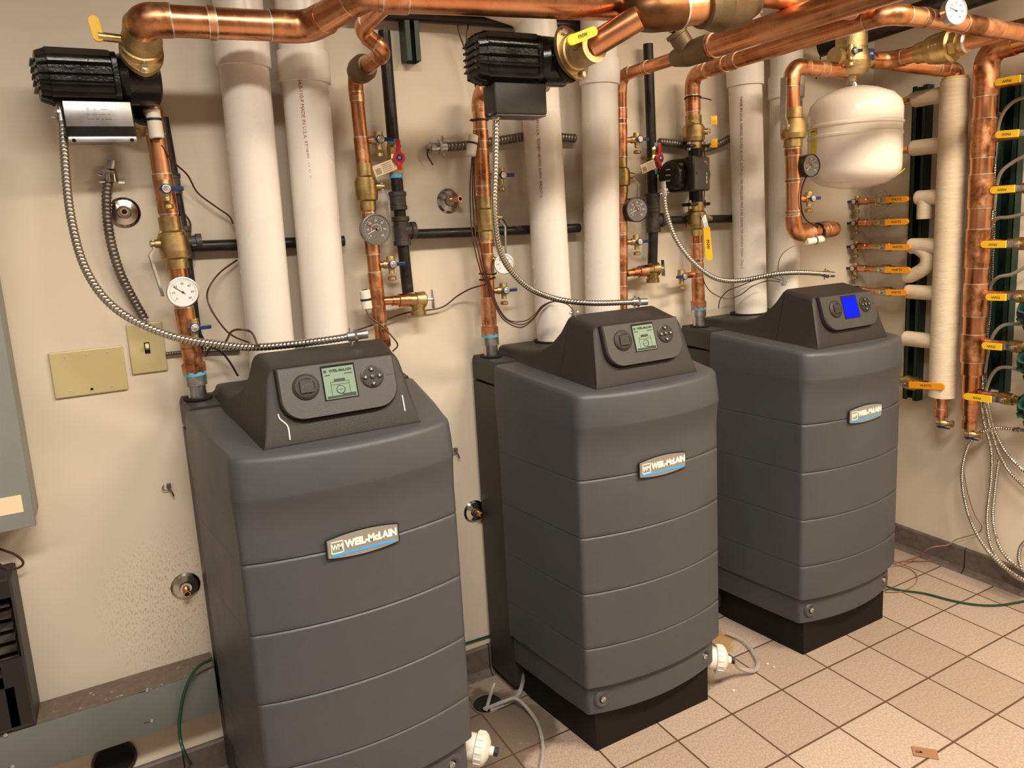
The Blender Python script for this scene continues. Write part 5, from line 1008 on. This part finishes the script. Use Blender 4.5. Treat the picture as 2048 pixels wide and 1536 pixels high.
pv = P(1812, 767, X=1.445); ph = P(1878, 772, X=1.43); ln = abs(ph.y - pv.y); c = V((RWX, pv.y, pv.z))
TW = ballvalve('orange-levered valve low on the right wall, lever crossing the canvas-wrapped riser', c, (0, 1, 0), .017, -XP, (0, -1, (ph.z - pv.z) / ln), 'orange', ln + .03, .022, txt='WATTS', ln=.045, flat=True)
MB('copper_fit', c).cyl((RWX, c.y - .03, c.z), (RWX, IY + .02, c.z), .017, 18).build('outlet_pipe', TW)
tag(MB('copper_fit', c).cyl((RWX, c.y + .13, c.z), (RWX, c.y + .03, c.z), .015, 18).lathe([(0, .021), (.03, .021)], (RWX, c.y + .05, c.z), (0, 1, 0), 18).build('branch_pipe'), 'short copper branch low on the right wall, left of the canvas-wrapped riser', 'pipe')
for py in (203, 300):
    q = P(1815, py, X=RWX); B = MB('brass', q).cyl((RWX, q.y + .02, q.z), (RWX, q.y - .04, q.z), .012, 12).m('orange').box(q + V((-.03, .0, .004)), (.004, .03, .014)).m('steel').cyl(q + V((-.028, .012, 0)), q + V((-.014, .012, 0)), .008, 10); tag(B.build('valve_end'), ('upper' if py == 203 else 'lower') + ' brass valve end peeping from behind the white tank', 'valve')
# armoured cables of the right wall
def rwc(label, pts, X=1.535, r=.0068, **k): return flex('armoured_cable', label, [P(x, y, X=X) for x, y in pts], r, 'conduit', .0085, .22, group=None, seg=10, **k)
rwc('armoured cable hanging nearest the copper manifold, ending at the bottom right', [(1992, 215), (1984, 300), (1976, 400), (1968, 520), (1962, 640), (1958, 740), (1965, 830), (1982, 900), (1982, 960), (1974, 1040), (1985, 1100), (2020, 1145), (2060, 1168)], 1.540)
rwc('armoured cable hanging just right of the nearest one, curving away lower right', [(2000, 225), (1990, 330), (1983, 450), (1975, 560), (1968, 680), (1966, 780), (1985, 870), (2010, 930), (2040, 965), (2070, 990)], 1.555)
rwc('armoured cable hanging third from the copper manifold, curving away lower right', [(1996, 360), (1990, 470), (1984, 600), (1974, 720), (1978, 820), (2003, 890), (2040, 935), (2070, 955)], 1.565)
rwc('armoured cable swinging low in a wide bow under the manifold', [(1998, 920), (1990, 980), (1986, 1040), (2000, 1095), (2030, 1130), (2065, 1150)], 1.560)
rwc('armoured cable looping from the lowest zone pump down to the tile base', [(2035, 860), (1990, 857), (1950, 872), (1930, 910), (1924, 960), (1934, 1020), (1955, 1070), (1990, 1118), (2030, 1150), (2060, 1165)], 1.500, ends=(0,))
rwc('armoured cable end bending up at the lower right edge', [(2062, 1075), (2044, 1090), (2038, 1110), (2042, 1135), (2060, 1150)], 1.50)
for i, pts in enumerate((((2060, 190), (2025, 205), (2003, 232), (1994, 270), (1988, 330)), ((2060, 306), (2025, 325), (2002, 345), (1993, 375), (1988, 420)), ((2060, 425), (2020, 434), (1992, 438), (1980, 462), (1976, 510)), ((2060, 528), (2025, 548), (1996, 555), (1980, 575), (1970, 620)), ((2060, 648), (2010, 650), (1988, 668), (1977, 700), (1970, 745)), ((2060, 748), (2018, 735), (1992, 740), (1975, 770), (1967, 815)))):
    flex('grey_conduit', '%s grey conduit whip bending down behind the yellow levers' % ORD[i], [P(x, y, X=1.50 + .02 * (j > 2) + .02 * (j > 3)) for j, (x, y) in enumerate(pts)], .0062, 'conduit_gray', .006, .07, seg=10)

# ------------------------------------------------------------------ repeats belong together
GR_ = {'boiler': 'row of three floor-standing boilers', 'drain_valve': 'small brass drain valves on the copper pipes', 'gauge': 'round dials on the copper risers', 'armoured_cable': 'armoured flexible cables', 'sensor_wire': 'thin sensor wires around the boilers',
       'escutcheon': 'chrome wall flanges with pipe stubs', 'gas_pipe': 'black steel gas lines', 'gas_valve': 'red-levered gas valves', 'supply_riser': 'copper risers at the left of each boiler', 'return_riser': 'copper risers behind the boilers', 'relief_valve': 'brass relief valves',
       'isolation_flange': 'bronze pump flanges', 'pipe_sensor': 'white strap-on pipe sensors', 'cable_tie': 'black cable ties', 'conduit_elbow': 'chrome conduit elbows', 'cable_connector': 'small zinc cable connectors', 'drain_hose': 'clear and grey drain hoses', 'condensate_trap': 'white condensate traps',
       'debris_chip': 'white chips on the floor', 'strut_channel': 'green strut channels', 'zone_pump': 'green zone pumps at the right edge', 'grey_conduit': 'grey conduit whips of the zone pumps', 'green_cord': 'green cords', 'thin_wire': 'tan wires in the right corner', 'hanging_wire': 'thin wires hanging from above',
       'wire_pigtail': 'wire pigtails on the wall', 'valve_end': 'brass valve ends behind the tank', 'hanger_ring': 'steel ring hangers', 'circulator_pump': 'black circulator pumps'}
for o in bpy.data.objects:
    if o.parent is None and 'label' in o and 'group' not in o:
        k = o.name.split('.')[0]; lab = o['label']
        if k in GR_: o['group'] = GR_[k]
        elif k == 'ball_valve': o['group'] = 'yellow-levered valves of the copper manifold' if 'copper manifold' in lab else ('orange-levered valves beside the insulated riser' if 'orange' in lab else 'bronze ball valves on the boiler risers')
        elif k == 'branch_pipe': o['group'] = 'branch stubs of the copper manifold' if 'manifold' in lab else 'short copper branches in the corner'
